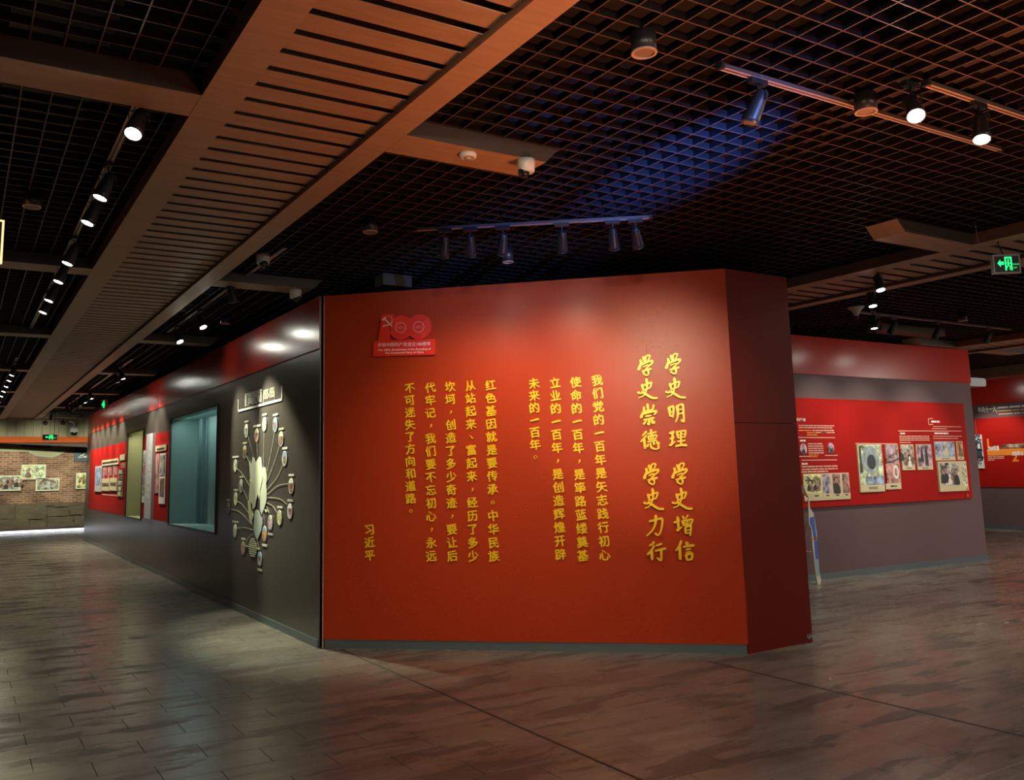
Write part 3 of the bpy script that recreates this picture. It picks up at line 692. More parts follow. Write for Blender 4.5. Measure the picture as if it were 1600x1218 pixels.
# sixteen large brush characters, stroke by stroke: (points, start width, end width) in wall metres
PXM=0.00592/6.767
def big(label, strokes, name='large_gold_character', da=0.0, db=0.0):
    b_=nb()
    for k,(pts,w0,w1) in enumerate(strokes):
        pts=[(a+da,b2+db) for a,b2 in pts]
        ribbon(b_,pts,w0*PXM*1.62,w1*PXM*1.50,0.004,0.030+0.0002*(k%7),FRONT,5,0.55)
        for q,wq in ((pts[0],w0*0.60),(pts[-1],w1*0.40)): prism(b_,circ(q[0],q[1],wq*PXM,8),0.004,0.0299+0.0002*(k%7),FRONT)
    o=fin(name,b_,'letter_gold'); tag(o,label,'lettering','large gold characters of the slogan'); return o
XUE=[([(3.274,2.581),(3.285,2.547)],16,14),([(3.302,2.608),(3.312,2.562)],18,12),([(3.318,2.562),(3.323,2.609),(3.345,2.623),(3.360,2.612),(3.340,2.574),(3.318,2.553)],14,12),
 ([(3.277,2.553),(3.266,2.525),(3.254,2.495)],14,26),([(3.272,2.536),(3.326,2.557),(3.371,2.570),(3.380,2.556),(3.359,2.532)],18,16),([(3.297,2.519),(3.335,2.533),(3.347,2.523),(3.320,2.503)],12,12),
 ([(3.284,2.478),(3.323,2.489),(3.367,2.497)],10,20),([(3.320,2.503),(3.341,2.472),(3.336,2.446),(3.320,2.440),(3.292,2.463),(3.309,2.474)],14,8)]
SHI=[([(3.322,2.399),(3.326,2.354),(3.319,2.306),(3.290,2.252),(3.247,2.232)],18,9),([(3.282,2.351),(3.291,2.301)],18,12),([(3.293,2.344),(3.342,2.363),(3.365,2.362),(3.348,2.317)],16,14),([(3.290,2.301),(3.348,2.317)],12,12),
 ([(3.243,2.281),(3.270,2.272),(3.300,2.282)],16,7),([(3.279,2.288),(3.323,2.255),(3.368,2.227),(3.411,2.225)],12,18)]
def off(s0, s1):  # shift a glyph from one anchor to another on the wall
    return s1[0]-s0[0], s1[1]-s0[1]
A0=(3.317,2.536); B0=(3.330,2.306)
big('large gold 学 at the top of the right slogan column', XUE)
d=off(A0,(3.071,2.533)); big('large gold 学 at the top of the left slogan column, brightest lit', XUE, da=d[0], db=d[1])
d=off(A0,(3.323,1.550)); big('large gold 学 in the middle of the right slogan column', XUE, da=d[0], db=d[1])
d=off(A0,(3.075,1.551)); big('large gold 学 in the middle of the left slogan column', XUE, da=d[0], db=d[1])
big('second large gold character of the right slogan column, 史', SHI)
d=off(B0,(3.081,2.308)); big('second large gold character of the left slogan column, 史', SHI, da=d[0], db=d[1])
d=off(B0,(3.337,1.319)); big('sixth large gold character of the right slogan column, 史', SHI, da=d[0], db=d[1])
d=off(B0,(3.088,1.320)); big('sixth large gold character of the left slogan column, 史', SHI, da=d[0], db=d[1])
big('large gold 明 third from the top of the right slogan column',[([(3.261,2.137),(3.269,2.059)],20,14),([(3.261,2.132),(3.297,2.146),(3.299,2.097),(3.289,2.050)],16,14),([(3.271,2.096),(3.294,2.100)],11,11),([(3.271,2.059),(3.291,2.065)],12,12),([(3.332,2.147),(3.338,2.096),(3.331,2.045),(3.313,2.007)],20,10),([(3.332,2.145),(3.381,2.161),(3.386,2.094),(3.385,2.005),(3.364,2.025)],16,12),([(3.339,2.111),(3.381,2.120)],12,12),([(3.335,2.074),(3.379,2.084)],12,12)])
big('large gold 理 fourth from the top of the right slogan column',[([(3.259,1.906),(3.295,1.920)],20,18),([(3.261,1.859),(3.293,1.869)],16,14),([(3.281,1.910),(3.278,1.859),(3.269,1.808)],16,14),([(3.256,1.800),(3.301,1.831)],22,10),([(3.320,1.919),(3.326,1.865)],16,12),([(3.322,1.916),(3.369,1.924),(3.396,1.921),(3.382,1.866)],14,14),([(3.325,1.890),(3.384,1.898)],9,9),([(3.326,1.862),(3.381,1.870)],11,11),([(3.356,1.922),(3.350,1.798)],14,14),([(3.324,1.831),(3.388,1.839)],14,14),([(3.308,1.790),(3.354,1.799),(3.398,1.795)],18,20)])
big('large gold 崇 third from the top of the left slogan column',[([(3.072,2.173),(3.076,2.113)],16,12),([(3.040,2.147),(3.044,2.112),(3.117,2.125)],16,12),([(3.126,2.163),(3.117,2.123)],16,12),([(3.027,2.101),(3.010,2.056)],14,24),([(3.023,2.087),(3.084,2.100),(3.148,2.109),(3.127,2.078)],18,14),([(3.053,2.064),(3.101,2.073)],14,12),([(3.033,2.034),(3.124,2.049)],13,17),([(3.078,2.035),(3.079,1.991),(3.063,2.003)],16,10),([(3.053,2.023),(3.028,1.996)],12,18),([(3.098,2.030),(3.123,2.001)],12,22)])
big('large gold 德 fourth from the top of the left slogan column',[([(3.048,1.925),(3.013,1.890)],18,12),([(3.046,1.891),(3.022,1.862),(2.998,1.839)],16,16),([(3.029,1.857),(3.032,1.776)],18,16),([(3.062,1.906),(3.139,1.922)],13,15),([(3.092,1.941),(3.096,1.883)],16,12),([(3.065,1.882),(3.070,1.854)],12,10),([(3.065,1.884),(3.138,1.893),(3.128,1.860)],12,12),([(3.069,1.854),(3.128,1.863)],11,11),([(3.089,1.883),(3.089,1.859)],9,9),([(3.109,1.886),(3.109,1.862)],9,9),([(3.059,1.836),(3.138,1.846)],10,14),([(3.062,1.815),(3.053,1.792)],12,18),([(3.081,1.822),(3.090,1.783),(3.127,1.768),(3.154,1.779),(3.147,1.801)],12,12),([(3.107,1.831),(3.117,1.811)],10,16),([(3.137,1.831),(3.158,1.813)],12,20)])
big('large gold 增 seventh from the top of the right slogan column',[([(3.257,1.118),(3.304,1.139)],16,14),([(3.287,1.163),(3.291,1.064)],18,16),([(3.280,1.052),(3.321,1.079)],24,10),([(3.333,1.171),(3.342,1.145)],14,12),([(3.377,1.179),(3.356,1.148)],14,10),([(3.325,1.128),(3.337,1.090)],14,12),([(3.328,1.128),(3.372,1.138),(3.413,1.141),(3.395,1.095)],14,14),([(3.337,1.091),(3.397,1.100)],12,12),([(3.367,1.136),(3.366,1.098)],10,10),([(3.344,1.118),(3.354,1.107)],9,11),([(3.390,1.124),(3.378,1.110)],11,8),([(3.348,1.075),(3.351,1.021)],14,14),([(3.350,1.075),(3.396,1.085),(3.386,1.004)],14,14),([(3.354,1.050),(3.388,1.055)],10,10),([(3.351,1.023),(3.387,1.027)],12,12)])
big('large gold 信 lowest in the right slogan column',[([(3.306,0.953),(3.287,0.913),(3.258,0.874)],20,14),([(3.291,0.908),(3.291,0.798)],18,18),([(3.348,0.945),(3.362,0.928)],14,18),([(3.325,0.907),(3.364,0.914),(3.414,0.920)],14,20),([(3.346,0.883),(3.384,0.891)],12,12),([(3.345,0.858),(3.383,0.866)],12,12),([(3.344,0.838),(3.350,0.792)],16,14),([(3.346,0.837),(3.395,0.847),(3.387,0.797)],16,16),([(3.350,0.794),(3.388,0.801)],14,14)])
big('large gold 力 seventh from the top of the left slogan column',[([(3.042,1.131),(3.097,1.144),(3.138,1.154),(3.153,1.140),(3.145,1.082),(3.128,1.029),(3.106,1.008),(3.084,1.027)],16,12),([(3.098,1.178),(3.092,1.116),(3.063,1.054),(3.009,1.004)],20,10)])
big('large gold 行 lowest in the left slogan column',[([(3.069,0.947),(3.053,0.930),(3.030,0.917)],18,14),([(3.071,0.916),(3.042,0.877),(3.010,0.843)],16,18),([(3.046,0.870),(3.047,0.798)],20,16),([(3.090,0.920),(3.137,0.934)],14,16),([(3.082,0.873),(3.125,0.885),(3.170,0.893)],14,18),([(3.129,0.882),(3.129,0.836),(3.124,0.790),(3.094,0.813)],18,10)])

# anniversary emblem plate
t=empty('anniversary_emblem', FRONT.pt(0.8,2.7,0), 'red raised 100 emblem with a hammer and sickle, upper left of the red wall', 'emblem')
o=lpoly('lower_plate','emblem_red',[(0.495,2.871),(0.540,2.872),(0.650,2.871),(0.856,2.872),(1.103,2.866),(1.104,2.714),(0.491,2.722)],0.004,0.030,t,FRONT)
lpoly('numeral_one','emblem_red',[(0.540,2.870),(0.557,2.958),(0.573,3.056),(0.575,3.068),(0.561,3.072),(0.568,3.101),(0.583,3.122),(0.612,3.132),(0.697,3.130),(0.692,3.094),(0.673,3.018),(0.661,2.936),(0.644,2.870)],0.004,0.034,t,FRONT)
for cc,rr,yr in (([(0.771,2.991),(0.770,2.872)],0,'1921'),([(0.952,2.989),(0.951,2.867)],1,'2021')):
    R_=abs(cc[0][1]-cc[1][1])
    b_=nb(); prism(b_,circ(cc[0][0],cc[0][1],R_,40),0.004,0.034+0.002*rr,FRONT); z_=fin('numeral_zero',b_,'emblem_red',t)
    rc=((0.768,2.990),(0.948,2.988))[rr]
    b_=nb(); ring(b_,rc[0],rc[1],R_*0.46,R_*0.385,0.034,0.042,FRONT,32); fin('ring',b_,'emblem_ring',z_)
    b_=nb(); text(b_,yr,rc[0],rc[1]-0.012,0.036,FRONT,1,d=0.038,depth=0.002,bold=0.01,centre=True); fin('year_text',b_,'emblem_ring',z_)
b_=nb()
for q in range(9):   # fine rays engraved on the right side of the last zero
    c_=(0.948,2.988); an=-1.1+q*0.22; ribbon(b_,[(c_[0]+0.075*math.cos(an),c_[1]+0.075*math.sin(an)),(c_[0]+0.115*math.cos(an),c_[1]+0.115*math.sin(an))],0.0012,0.003,0.036,0.038,FRONT)
fin('ray_lines',b_,'emblem_ring',t)
b_=nb(); c_=(0.640,3.058); s_=0.00088
HS=lambda x,y:(c_[0]+x*s_,c_[1]+y*s_)
ribbon(b_,[HS(10,62),HS(38,50),HS(50,15),HS(40,-22),HS(5,-42),HS(-35,-44)],4*s_,11*s_,0.034,0.042,FRONT,5)
ribbon(b_,[HS(-35,-46),HS(-52,-56)],10*s_,14*s_,0.034,0.043,FRONT)
ribbon(b_,[HS(-38,30),HS(48,-55)],13*s_,15*s_,0.034,0.044,FRONT)
prism(b_,[HS(-62,22),HS(-25,52),HS(-12,40),HS(-46,8)],0.034,0.046,FRONT)
fin('hammer_and_sickle',b_,'emblem_gold',t)
P=[(0.538,2.813),(1.063,2.802),(1.064,2.829),(0.539,2.774),(1.063,2.766),(0.610,2.742),(0.994,2.738)]
sl=(P[1][1]-P[0][1])/(P[1][0]-P[0][0])
b_=nb(); text(b_,'庆祝中国共产党成立100周年',P[0][0],P[0][1]+0.004,0.042,FRONT,1,d=0.032,depth=0.002,bold=0.0,width=P[1][0]-P[0][0],slope=sl); fin('plate_text',b_,'emblem_text',t)
b_=nb(); text(b_,'The 100th Anniversary of the Founding of',P[3][0],P[3][1],0.026,FRONT,1,d=0.032,depth=0.002,bold=0.015,width=P[4][0]-P[3][0],slope=sl); fin('plate_text',b_,'emblem_text',t)
b_=nb(); text(b_,'The Communist Party of China',P[5][0],P[5][1],0.026,FRONT,1,d=0.032,depth=0.002,bold=0.015,width=P[6][0]-P[5][0],slope=sl); fin('plate_text',b_,'emblem_text',t)

# ------------------------------------------------------------------ right wall with its red board
wr=struct(empty('wall_right',(11.8,8.55,0)))
b_=nb(); box(b_,9.3,14.62,8.50,8.62,0,3.46); fin('panel', b_, 'wall_plum', wr)
b_=nb(); rect(b_,9.3,14.62,2.90,3.46,-0.009,0.012,RIGHT); struct(fin('trim_7', b_, 'wall_red'))
b_=nb(); rect(b_,9.3,14.62,0.0,0.085,-0.009,0.008,RIGHT); struct(fin('baseboard_right', b_, 'skirting'))
board=lrect('red_display_board','board_red',(9.5,1.0),(14.32,2.55),-0.009,0.02,None,RIGHT); tag(board,'long bright red display board with photographs on the plum wall','display board')
D0=0.02
def R_(name,m,P,label,cat,d=0.012,parent=None,group=None,d0=D0):
    o=lrect(name,m,P[0],P[1],d0,d0+d,parent,RIGHT)
    if parent is None: tag(o,label,cat,group)
    return o
def sil(parent, m, c, h, d, kind='bust', fr=RIGHT):
    """printed figures: a bust with a face, a standing robe, or a small crowd of busts"""
    if kind=='crowd':
        rnd=random.Random(int(c[0]*100))
        for q in range(4):
            sil(parent, m if q%2==0 else 'photo_brown', (c[0]+(q-1.5)*h*0.30, c[1]+h*rnd.uniform(-0.22,0.06)), h*0.62, d+0.0004*q, 'bust', fr)
        return
    b_=nb(); r=h*(0.17 if kind=='bust' else 0.075)
    prism(b_,circ(c[0],c[1]+h*(0.28 if kind=='bust' else 0.40),r,12,1.2),d,d+0.0009,fr)
    if kind=='bust': P=[(-.28,-.5),(.28,-.5),(.26,-.15),(.10,.08),(-.10,.08),(-.26,-.15)]
    else: P=[(-.15,-.5),(.15,-.5),(.11,0.1),(.05,.33),(-.05,.33),(-.12,0.1)]
    P=smooth_line(P+[P[0]],3)[:-1]
    prism(b_,[(c[0]+x*h,c[1]+y*h) for x,y in P],d,d+0.0009,fr)
    fin('printed_figure',b_,m,parent)
    if kind=='bust' and m!='print_white':
        b_=nb(); prism(b_,circ(c[0],c[1]+h*0.25,r*0.74,12,1.25),d+0.0009,d+0.0013,fr); fin('printed_face',b_,'skin_tone',parent)
def caption(parent,P,d,m='print_cream',seed=3,rows=1):
    o=lrect('caption_strip',m,P[0],P[1],d,d+0.002,parent,RIGHT)
    a0,a1=sorted((P[0][0],P[1][0])); z0,z1=sorted((P[0][1],P[1][1])); w_=a1-a0
    bar_rows('caption_text','print_black',a0+w_*0.3,a1-w_*0.3,z0+(z1-z0)*0.25,z1-(z1-z0)*0.25,rows,RIGHT,parent,d+0.003,seed=seed)
# large photo with the bronze bell
P=[(11.471,1.885),(12.044,1.181)]; o=R_('photo_board','print_cream',P,'photo board showing a large oval bronze bell mouth, centre of the red board','photo board',0.02)
Q=[(11.491,1.871),(12.040,1.287)]; d=D0+0.02
lrect('photo_print','photo_green',Q[0],Q[1],d,d+0.002,o,RIGHT)
c=[(11.759,1.652),(11.787,1.863),(11.961,1.649)]; rx=c[2][0]-c[0][0]; rz=c[1][1]-c[0][1]
b_=nb(); prism(b_,circ(c[0][0],c[0][1],rx,28,rz/rx),d+0.002,d+0.004,RIGHT); fin('bell_mouth',b_,'bronze_light',o)
b_=nb(); ring(b_,c[0][0],c[0][1],rx*0.82,rx*0.74,d+0.004,d+0.0055,RIGHT,28,rz/rx); fin('bell_ring',b_,'photo_grey',o)
b_=nb(); prism(b_,circ(c[0][0]+0.01,c[0][1]-0.03,rx*0.5,24,rz/rx*1.05),d+0.004,d+0.006,RIGHT); fin('bell_bore',b_,'bronze_dark',o)
Q=[(11.617,1.409),(12.036,1.290)]; lrect('photo_print','photo_blue',Q[0],Q[1],d+0.002,d+0.0045,o,RIGHT)
Q=[(11.500,1.857),(11.548,1.466)]; lrect('photo_print','bronze_dark',Q[0],Q[1],d+0.002,d+0.003,o,RIGHT)
Q=[(11.509,1.418),(12.027,1.188)]
caption(o,[(11.502,1.280),(12.028,1.196)],d+0.001,'print_cream',5,2)
P=[(12.058,1.880),(12.451,1.198)]; P=[(P[0][0]+0.06,P[0][1]),P[1]]
o=R_('photo_board','print_cream',[(12.147,1.879),(12.452,1.202)],'tall two picture photo board beside the bronze bell photo','photo board',0.014)
Q=[(12.151,1.872),(12.428,1.591)]; lrect('photo_print','photo_mauve',[(12.151,1.872),(12.436,1.593)][0],[(12.151,1.872),(12.436,1.593)][1],D0+0.014,D0+0.016,o,RIGHT)
Q=[(12.111,1.586),(12.440,1.298)]; lrect('photo_print','photo_pink',Q[0],Q[1],D0+0.014,D0+0.016,o,RIGHT)
c=[(12.348,1.465),(12.366,1.594),(12.347,1.379)]; b_=nb(); ring(b_,c[0][0],c[0][1],abs(c[1][1]-c[0][1])*0.55,abs(c[1][1]-c[0][1])*0.32,D0+0.016,D0+0.018,RIGHT,18,1.5); fin('printed_figure',b_,'print_white',o)
b_=nb(); ribbon(b_,[(12.132,1.655),(12.278,1.710),(12.453,1.796)],0.04,0.03,D0+0.016,D0+0.018,RIGHT); ribbon(b_,[(12.138,1.612),(12.289,1.624),(12.439,1.666)],0.03,0.03,D0+0.016,D0+0.018,RIGHT); fin('printed_figure',b_,'photo_brown',o)
caption(o,[(12.071,1.293),(12.448,1.208)],D0+0.015,seed=8)
# strip of four pictures lower left
o=R_('photo_board','print_cream',[(10.241,1.474),(11.237,1.095)],'row of four captioned pictures low on the left of the red board','photo board',0.014)
for q,(P,mm) in enumerate((([(10.248,1.464),(10.606,1.196)],'photo_yellow'),([(10.650,1.461),(10.818,1.196)],'photo_mauve'),([(10.868,1.460),(11.030,1.195)],'photo_pink'),([(11.083,1.458),(11.228,1.195)],'photo_pink'))):
    lrect('photo_print',mm,P[0],P[1],D0+0.014,D0+0.016,o,RIGHT)
sil(o,'print_black',(10.450,1.294),0.22,D0+0.016,'crowd'); sil(o,'photo_blue',(10.727,1.327),0.27,D0+0.016,'robe'); sil(o,'print_black',(10.947,1.307),0.25,D0+0.016,'bust'); sil(o,'photo_brown',(11.151,1.309),0.25,D0+0.016,'bust')
b_=nb(); ribbon(b_,[(10.316,1.436),(10.445,1.340)],0.015,0.03,D0+0.017,D0+0.018,RIGHT); ribbon(b_,[(10.281,1.384),(10.469,1.377)],0.015,0.02,D0+0.017,D0+0.018,RIGHT); fin('printed_figure',b_,'print_black',o)
for q,P in enumerate(([(10.389,1.199),(10.612,1.125)],[(10.646,1.191),(10.830,1.126)],[(10.859,1.190),(11.038,1.125)],[(11.067,1.189),(11.237,1.124)])): caption(o,P,D0+0.0145,seed=20+q)
# oval portraits
for P,lab in (([(10.303,1.824),(10.312,1.907)],'oval portrait of a dark haired man on the red board'),([(10.895,1.832),(10.905,1.914)],'oval portrait right of the small text block on the red board')):
    r=P[1][1]-P[0][1]
    b_=nb(); prism(b_,circ(P[0][0],P[0][1],r*0.85,22,1.15),D0+0.0035,D0+0.009,RIGHT); o=fin('oval_portrait',b_,'photo_mauve'); tag(o,lab,'portrait')
    sil(o,'print_black',(P[0][0],P[0][1]-r*0.15),r*1.5,D0+0.009,'bust')
    b_=nb(); prism(b_,circ(P[0][0],P[0][1]+r*0.22,r*0.26,12,1.3),D0+0.0107,D0+0.0115,RIGHT); fin('printed_face',b_,'skin_tone',o)
    b_=nb(); rect(b_,P[0][0]-0.14,P[0][0]+0.14,P[0][1]-r*1.35,P[0][1]-r*1.2,D0+0.0035,D0+0.005,RIGHT); fin('caption_text',b_,'print_peach',o)
# printed text of the left part
t=empty('printed_text',(10.6,8.47,2.1),'white and orange text lines with ruled headings on the left of the red board','text panel')
def TB(m,P,rows,seed,frac=0.6,h=0.5): 
    a0,a1=sorted((P[0][0],P[1][0])); z0,z1=sorted((P[0][1],P[1][1])); bar_rows('lettering',m,a0,a1,z0,z1,rows,RIGHT,t,D0+0.003,frac,seed,h)
b_=nb(); P=[(10.203,2.220),(10.396,2.257)]; text(b_,'关于年画',P[0][0],P[0][1],abs(P[1][1]-P[0][1])*1.3,RIGHT,1,d=D0+0.002,depth=0.002,bold=0.02,width=P[1][0]-P[0][0]); fin('heading_text',b_,'print_white',t)
TB('print_peach',[(10.247,2.170),(11.010,2.111)],2,31,0.95); TB('print_peach',[(10.530,2.104),(11.010,2.041)],2,32,1.0); TB('print_orange',[(10.242,2.102),(10.506,2.070)],1,33,1.0); TB('print_orange',[(10.409,2.068),(10.631,2.007)],2,34,1.0); TB('print_orange',[(10.690,2.070),(10.851,2.040)],1,35,1.0)
for P in ([(10.221,1.986),(11.012,1.983)],[(10.252,1.665),(11.015,1.662)],[(11.461,1.899),(12.462,1.890)]):
    b_=nb(); ribbon(b_,P,0.012,0.012,D0,D0+0.003,RIGHT); fin('rule_line',b_,'print_peach',t)
TB('print_white',[(10.248,1.955),(10.370,1.926)],1,36,1.0,0.8); TB('print_peach',[(10.412,1.912),(10.735,1.749)],5,37,1.0); TB('print_orange',[(10.420,1.749),(10.616,1.698)],2,38,0.9)
TB('print_white',[(10.252,1.630),(10.374,1.600)],1,39,1.0,0.8); TB('print_peach',[(10.244,1.593),(11.014,1.517)],2,40,1.0); TB('print_peach',[(10.236,1.522),(10.798,1.480)],1,41,1.0)
t=empty('printed_text',(13.4,8.47,2.1),'white bracketed heading and text lines on the right of the red board','text panel')
P=[(13.437,2.294),(13.315,2.288),(13.313,2.195),(13.432,2.199)]; b_=nb()
for q in range(3): ribbon(b_,[P[q],P[q+1]],0.012,0.012,D0,D0+0.003,RIGHT)
fin('heading_bracket',b_,'print_peach',t)
TB('print_white',[(13.389,2.262),(13.618,2.224)],1,42,1.0,0.8); TB('print_peach',[(13.428,2.176),(14.183,2.153)],1,43,1.0); TB('print_peach',[(13.390,2.142),(13.800,2.119)],1,44,1.0)
b_=nb(); ribbon(b_,[(12.516,2.089),(14.188,2.095)],0.012,0.012,D0,D0+0.003,RIGHT); fin('rule_line',b_,'print_peach',t)
TB('print_white',[(12.557,2.064),(12.675,2.037)],1,45,1.0,0.8); TB('print_white',[(13.443,2.071),(13.817,2.041)],1,46,1.0,0.8)
TB('print_peach',[(12.529,2.023),(13.295,1.931)],3,47,1.0); TB('print_peach',[(12.521,1.923),(12.799,1.898)],1,48,1.0); TB('print_peach',[(13.404,2.022),(14.182,1.998)],1,49,1.0); TB('print_peach',[(13.398,1.987),(14.071,1.963)],1,50,1.0)
def photo_pair(P,mm,cap,label,figs,group=None):
    o=R_('photo_board','print_cream',P,label,'photo board',0.012)
    a0,a1=sorted((P[0][0],P[1][0])); z0,z1=sorted((P[0][1],P[1][1])); hh=(z1-z0)*cap
    lrect('photo_print',mm,(a0+0.012,z0+hh),(a1-0.012,z1-0.01),D0+0.012,D0+0.014,o,RIGHT)
    for (u_,v_,s_,k_,m_) in figs: sil(o,m_,(a0+(a1-a0)*u_,z0+hh+(z1-z0-hh)*v_),s_,D0+0.014+0.0011*(figs.index((u_,v_,s_,k_,m_))%3),k_)
    bar_rows('caption_text','print_black',a0+(a1-a0)*0.3,a1-(a1-a0)*0.3,z0+hh*0.3,z0+hh*0.7,1,RIGHT,o,D0+0.0135,seed=7)
    return o
photo_pair([(12.526,1.879),(12.842,1.486)],'photo_grey',0.16,'crowd photograph under the left text column of the red board',[(0.45,0.5,0.30,'crowd','print_black'),(0.6,0.22,0.16,'bust','print_white')])
photo_pair([(12.906,1.881),(13.305,1.485)],'photo_mauve',0.13,'photograph of two dark robed figures standing, on the red board',[(0.34,0.56,0.24,'robe','print_black'),(0.62,0.53,0.26,'robe','print_black')])
photo_pair([(13.398,1.925),(13.935,1.624)],'photo_blue',0.18,'wide photograph with a pale seated figure in its middle, on the red board',[(0.55,0.5,0.20,'bust','print_cream'),(0.25,0.4,0.14,'bust','photo_mauve')])
photo_pair([(13.995,1.928),(14.169,1.627)],'photo_orange',0.18,'narrow orange photograph at the right end of the red board',[(0.5,0.5,0.22,'robe','photo_brown')])
P=[(13.410,1.608),(14.184,1.131)]; o=R_('framed_photo','print_cream',P,'large framed black and white group photograph with pale green side panel','framed photo',0.03)
Q=[(13.453,1.582),(13.972,1.227)]; lrect('photo_print','photo_grey',Q[0],Q[1],D0+0.03,D0+0.032,o,RIGHT)
Q=[(14.041,1.581),(14.163,1.211)]; lrect('side_panel','photo_green',Q[0],Q[1],D0+0.03,D0+0.032,o,RIGHT)
for q,(c_,s_,k_,m_) in enumerate((((13.517,1.383),.24,'bust','print_black'),((13.598,1.398),.25,'bust','print_black'),((13.691,1.330),.17,'bust','print_white'),((13.781,1.406),.20,'bust','photo_brown'),((13.872,1.368),.26,'bust','print_black'))): sil(o,m_,c_,s_,D0+0.032+0.0011*q,k_)
b_=nb(); P=[(14.133,1.565),(14.087,1.292)]
for q in range(6): rect(b_,P[0][0]-0.012,P[0][0]+0.02,P[0][1]-0.03-q*0.10,P[0][1]+0.01-q*0.10,D0+0.032,D0+0.033,RIGHT)
fin('side_lettering',b_,'strut_brown',o)['kind']='stuff'
Q=[(13.592,1.583),(13.687,1.544)]; lrect('printed_tablet','print_black',Q[0],Q[1],D0+0.032,D0+0.0335,o,RIGHT)

# ------------------------------------------------------------------ far east wall
we=struct(empty('wall_east',(21.35,5,0)))
b_=nb(); box(b_,21.3,21.4,-4.0,33.2,0,4.7); fin('panel', b_, 'wall_plum', we)
b_=nb(); rect(b_,4,16,2.95,3.57,0.001,0.03,EAST); struct(fin('trim_8', b_, 'wall_red'))
b_=nb(); rect(b_,4,16,0.0,0.09,0.001,0.03,EAST); struct(fin('baseboard_east', b_, 'skirting'))
o=lrect('red_display_board','board_red',(5,0.98),(15,2.62),0.001,0.019,None,EAST); tag(o,'red timeline board on the far wall at the right edge','display board')
t=empty('timeline_print',(21.27,11.6,1.5),'white heading and orange numbered timeline bar on the far red wall','text panel')
P=[(12.244,2.774),(11.810,2.780)]; b_=nb(); text(b_,'中共十一大',P[0][0],P[0][1],0.15,EAST,-1,d=0.003,depth=0.003,bold=0.02,width=abs(P[1][0]-P[0][0])); fin('heading_text',b_,'print_white',t)
P=[(11.791,2.856),(11.801,2.716)]; b_=nb(); ribbon(b_,P,0.012,0.012,0.002,0.006,EAST); fin('rule_line',b_,'print_peach',t)
P=[(11.769,2.850),(11.166,2.843)]; bar_rows('lettering','print_white',P[0][0],P[1][0]-2.0,P[0][1]-0.04,P[0][1]+0.04,1,EAST,t,0.004,seed=61,h=0.5)
P=[(11.768,2.759),(11.175,2.762)]; bar_rows('lettering','print_peach',P[0][0],P[1][0]-2.0,P[0][1]-0.10,P[0][1]+0.05,2,EAST,t,0.004,seed=62,h=0.35)
P=[(12.115,1.874),(11.300,1.721)]; lrect('timeline_bar','print_orange',(P[0][0],P[0][1]),(P[1][0]-2,P[1][1]),0.02,0.032,t,EAST)
P=[(11.803,1.886),(11.727,1.984),(11.226,2.020),(11.242,1.868)]; lpoly('timeline_panel','photo_brown',[P[0],P[1],(P[2][0]-1.5,P[2][1]),(P[3][0]-1.5,P[3][1])],0.02,0.028,t,EAST)
P=[(12.097,1.914),(12.001,2.028)]; b_=nb(); text(b_,'1',P[0][0],P[0][1],0.30,EAST,-1,d=0.024,depth=0.004,bold=0.03); fin('numeral',b_,'print_orange',t)
P=[(11.551,1.581),(11.454,1.677)]; b_=nb(); text(b_,'2',P[0][0],P[0][1],0.30,EAST,-1,d=0.024,depth=0.004,bold=0.03); fin('numeral',b_,'print_orange',t)
P=[(12.077,1.846),(11.818,1.853)]; b_=nb(); text(b_,'1950年春',P[0][0],P[0][1],0.13,EAST,-1,d=0.034,depth=0.003,bold=0.03,width=abs(P[1][0]-P[0][0])); fin('date_text',b_,'print_white',t)
P=[(11.533,1.710),(11.279,1.716)]; b_=nb(); text(b_,'1950年10',P[0][0],P[0][1],0.13,EAST,-1,d=0.034,depth=0.003,bold=0.03,width=abs(P[1][0]-P[0][0])); fin('date_text',b_,'print_white',t)
P=[(12.120,1.716),(11.734,1.600)]; bar_rows('lettering','print_peach',P[0][0],P[1][0],P[1][1],P[0][1],3,EAST,t,0.024,0.4,seed=63)
P=[(11.585,1.979),(11.355,1.904)]; bar_rows('lettering','print_white',P[0][0],P[1][0],P[1][1],P[0][1],2,EAST,t,0.032,0.9,seed=64,h=0.4)
P=[(12.433,2.233),(12.208,2.229),(12.216,1.425),(12.441,1.428)]
o=lpoly('calligraphy_scroll','print_white',[(P[0][0],P[0][1]),(P[1][0],P[1][1]),(P[2][0]+0.0,P[2][1]),(P[3][0],P[3][1])],0.02,0.05,None,EAST); tag(o,'white hanging calligraphy scroll on the far red wall','scroll')
Q=[(12.339,2.018),(12.338,1.870),(12.336,1.665),(12.338,1.490)]
for q,ch in enumerate('移山填海'):
    b_=nb(); text(b_,ch,Q[q][0],Q[q][1],0.27,EAST,-1,d=0.052,depth=0.003,bold=0.025,centre=True); fin('character',b_,'plaque_navy',o)
b_=nb(); tube(b_,[EAST.pt((P[0][0]+P[1][0])/2,P[0][1]-0.01,0.04),EAST.pt((P[0][0]+P[1][0])/2,P[0][1]+0.35,0.04)],0.008,4); fin('hanging_cord',b_,'cut_brown',o)

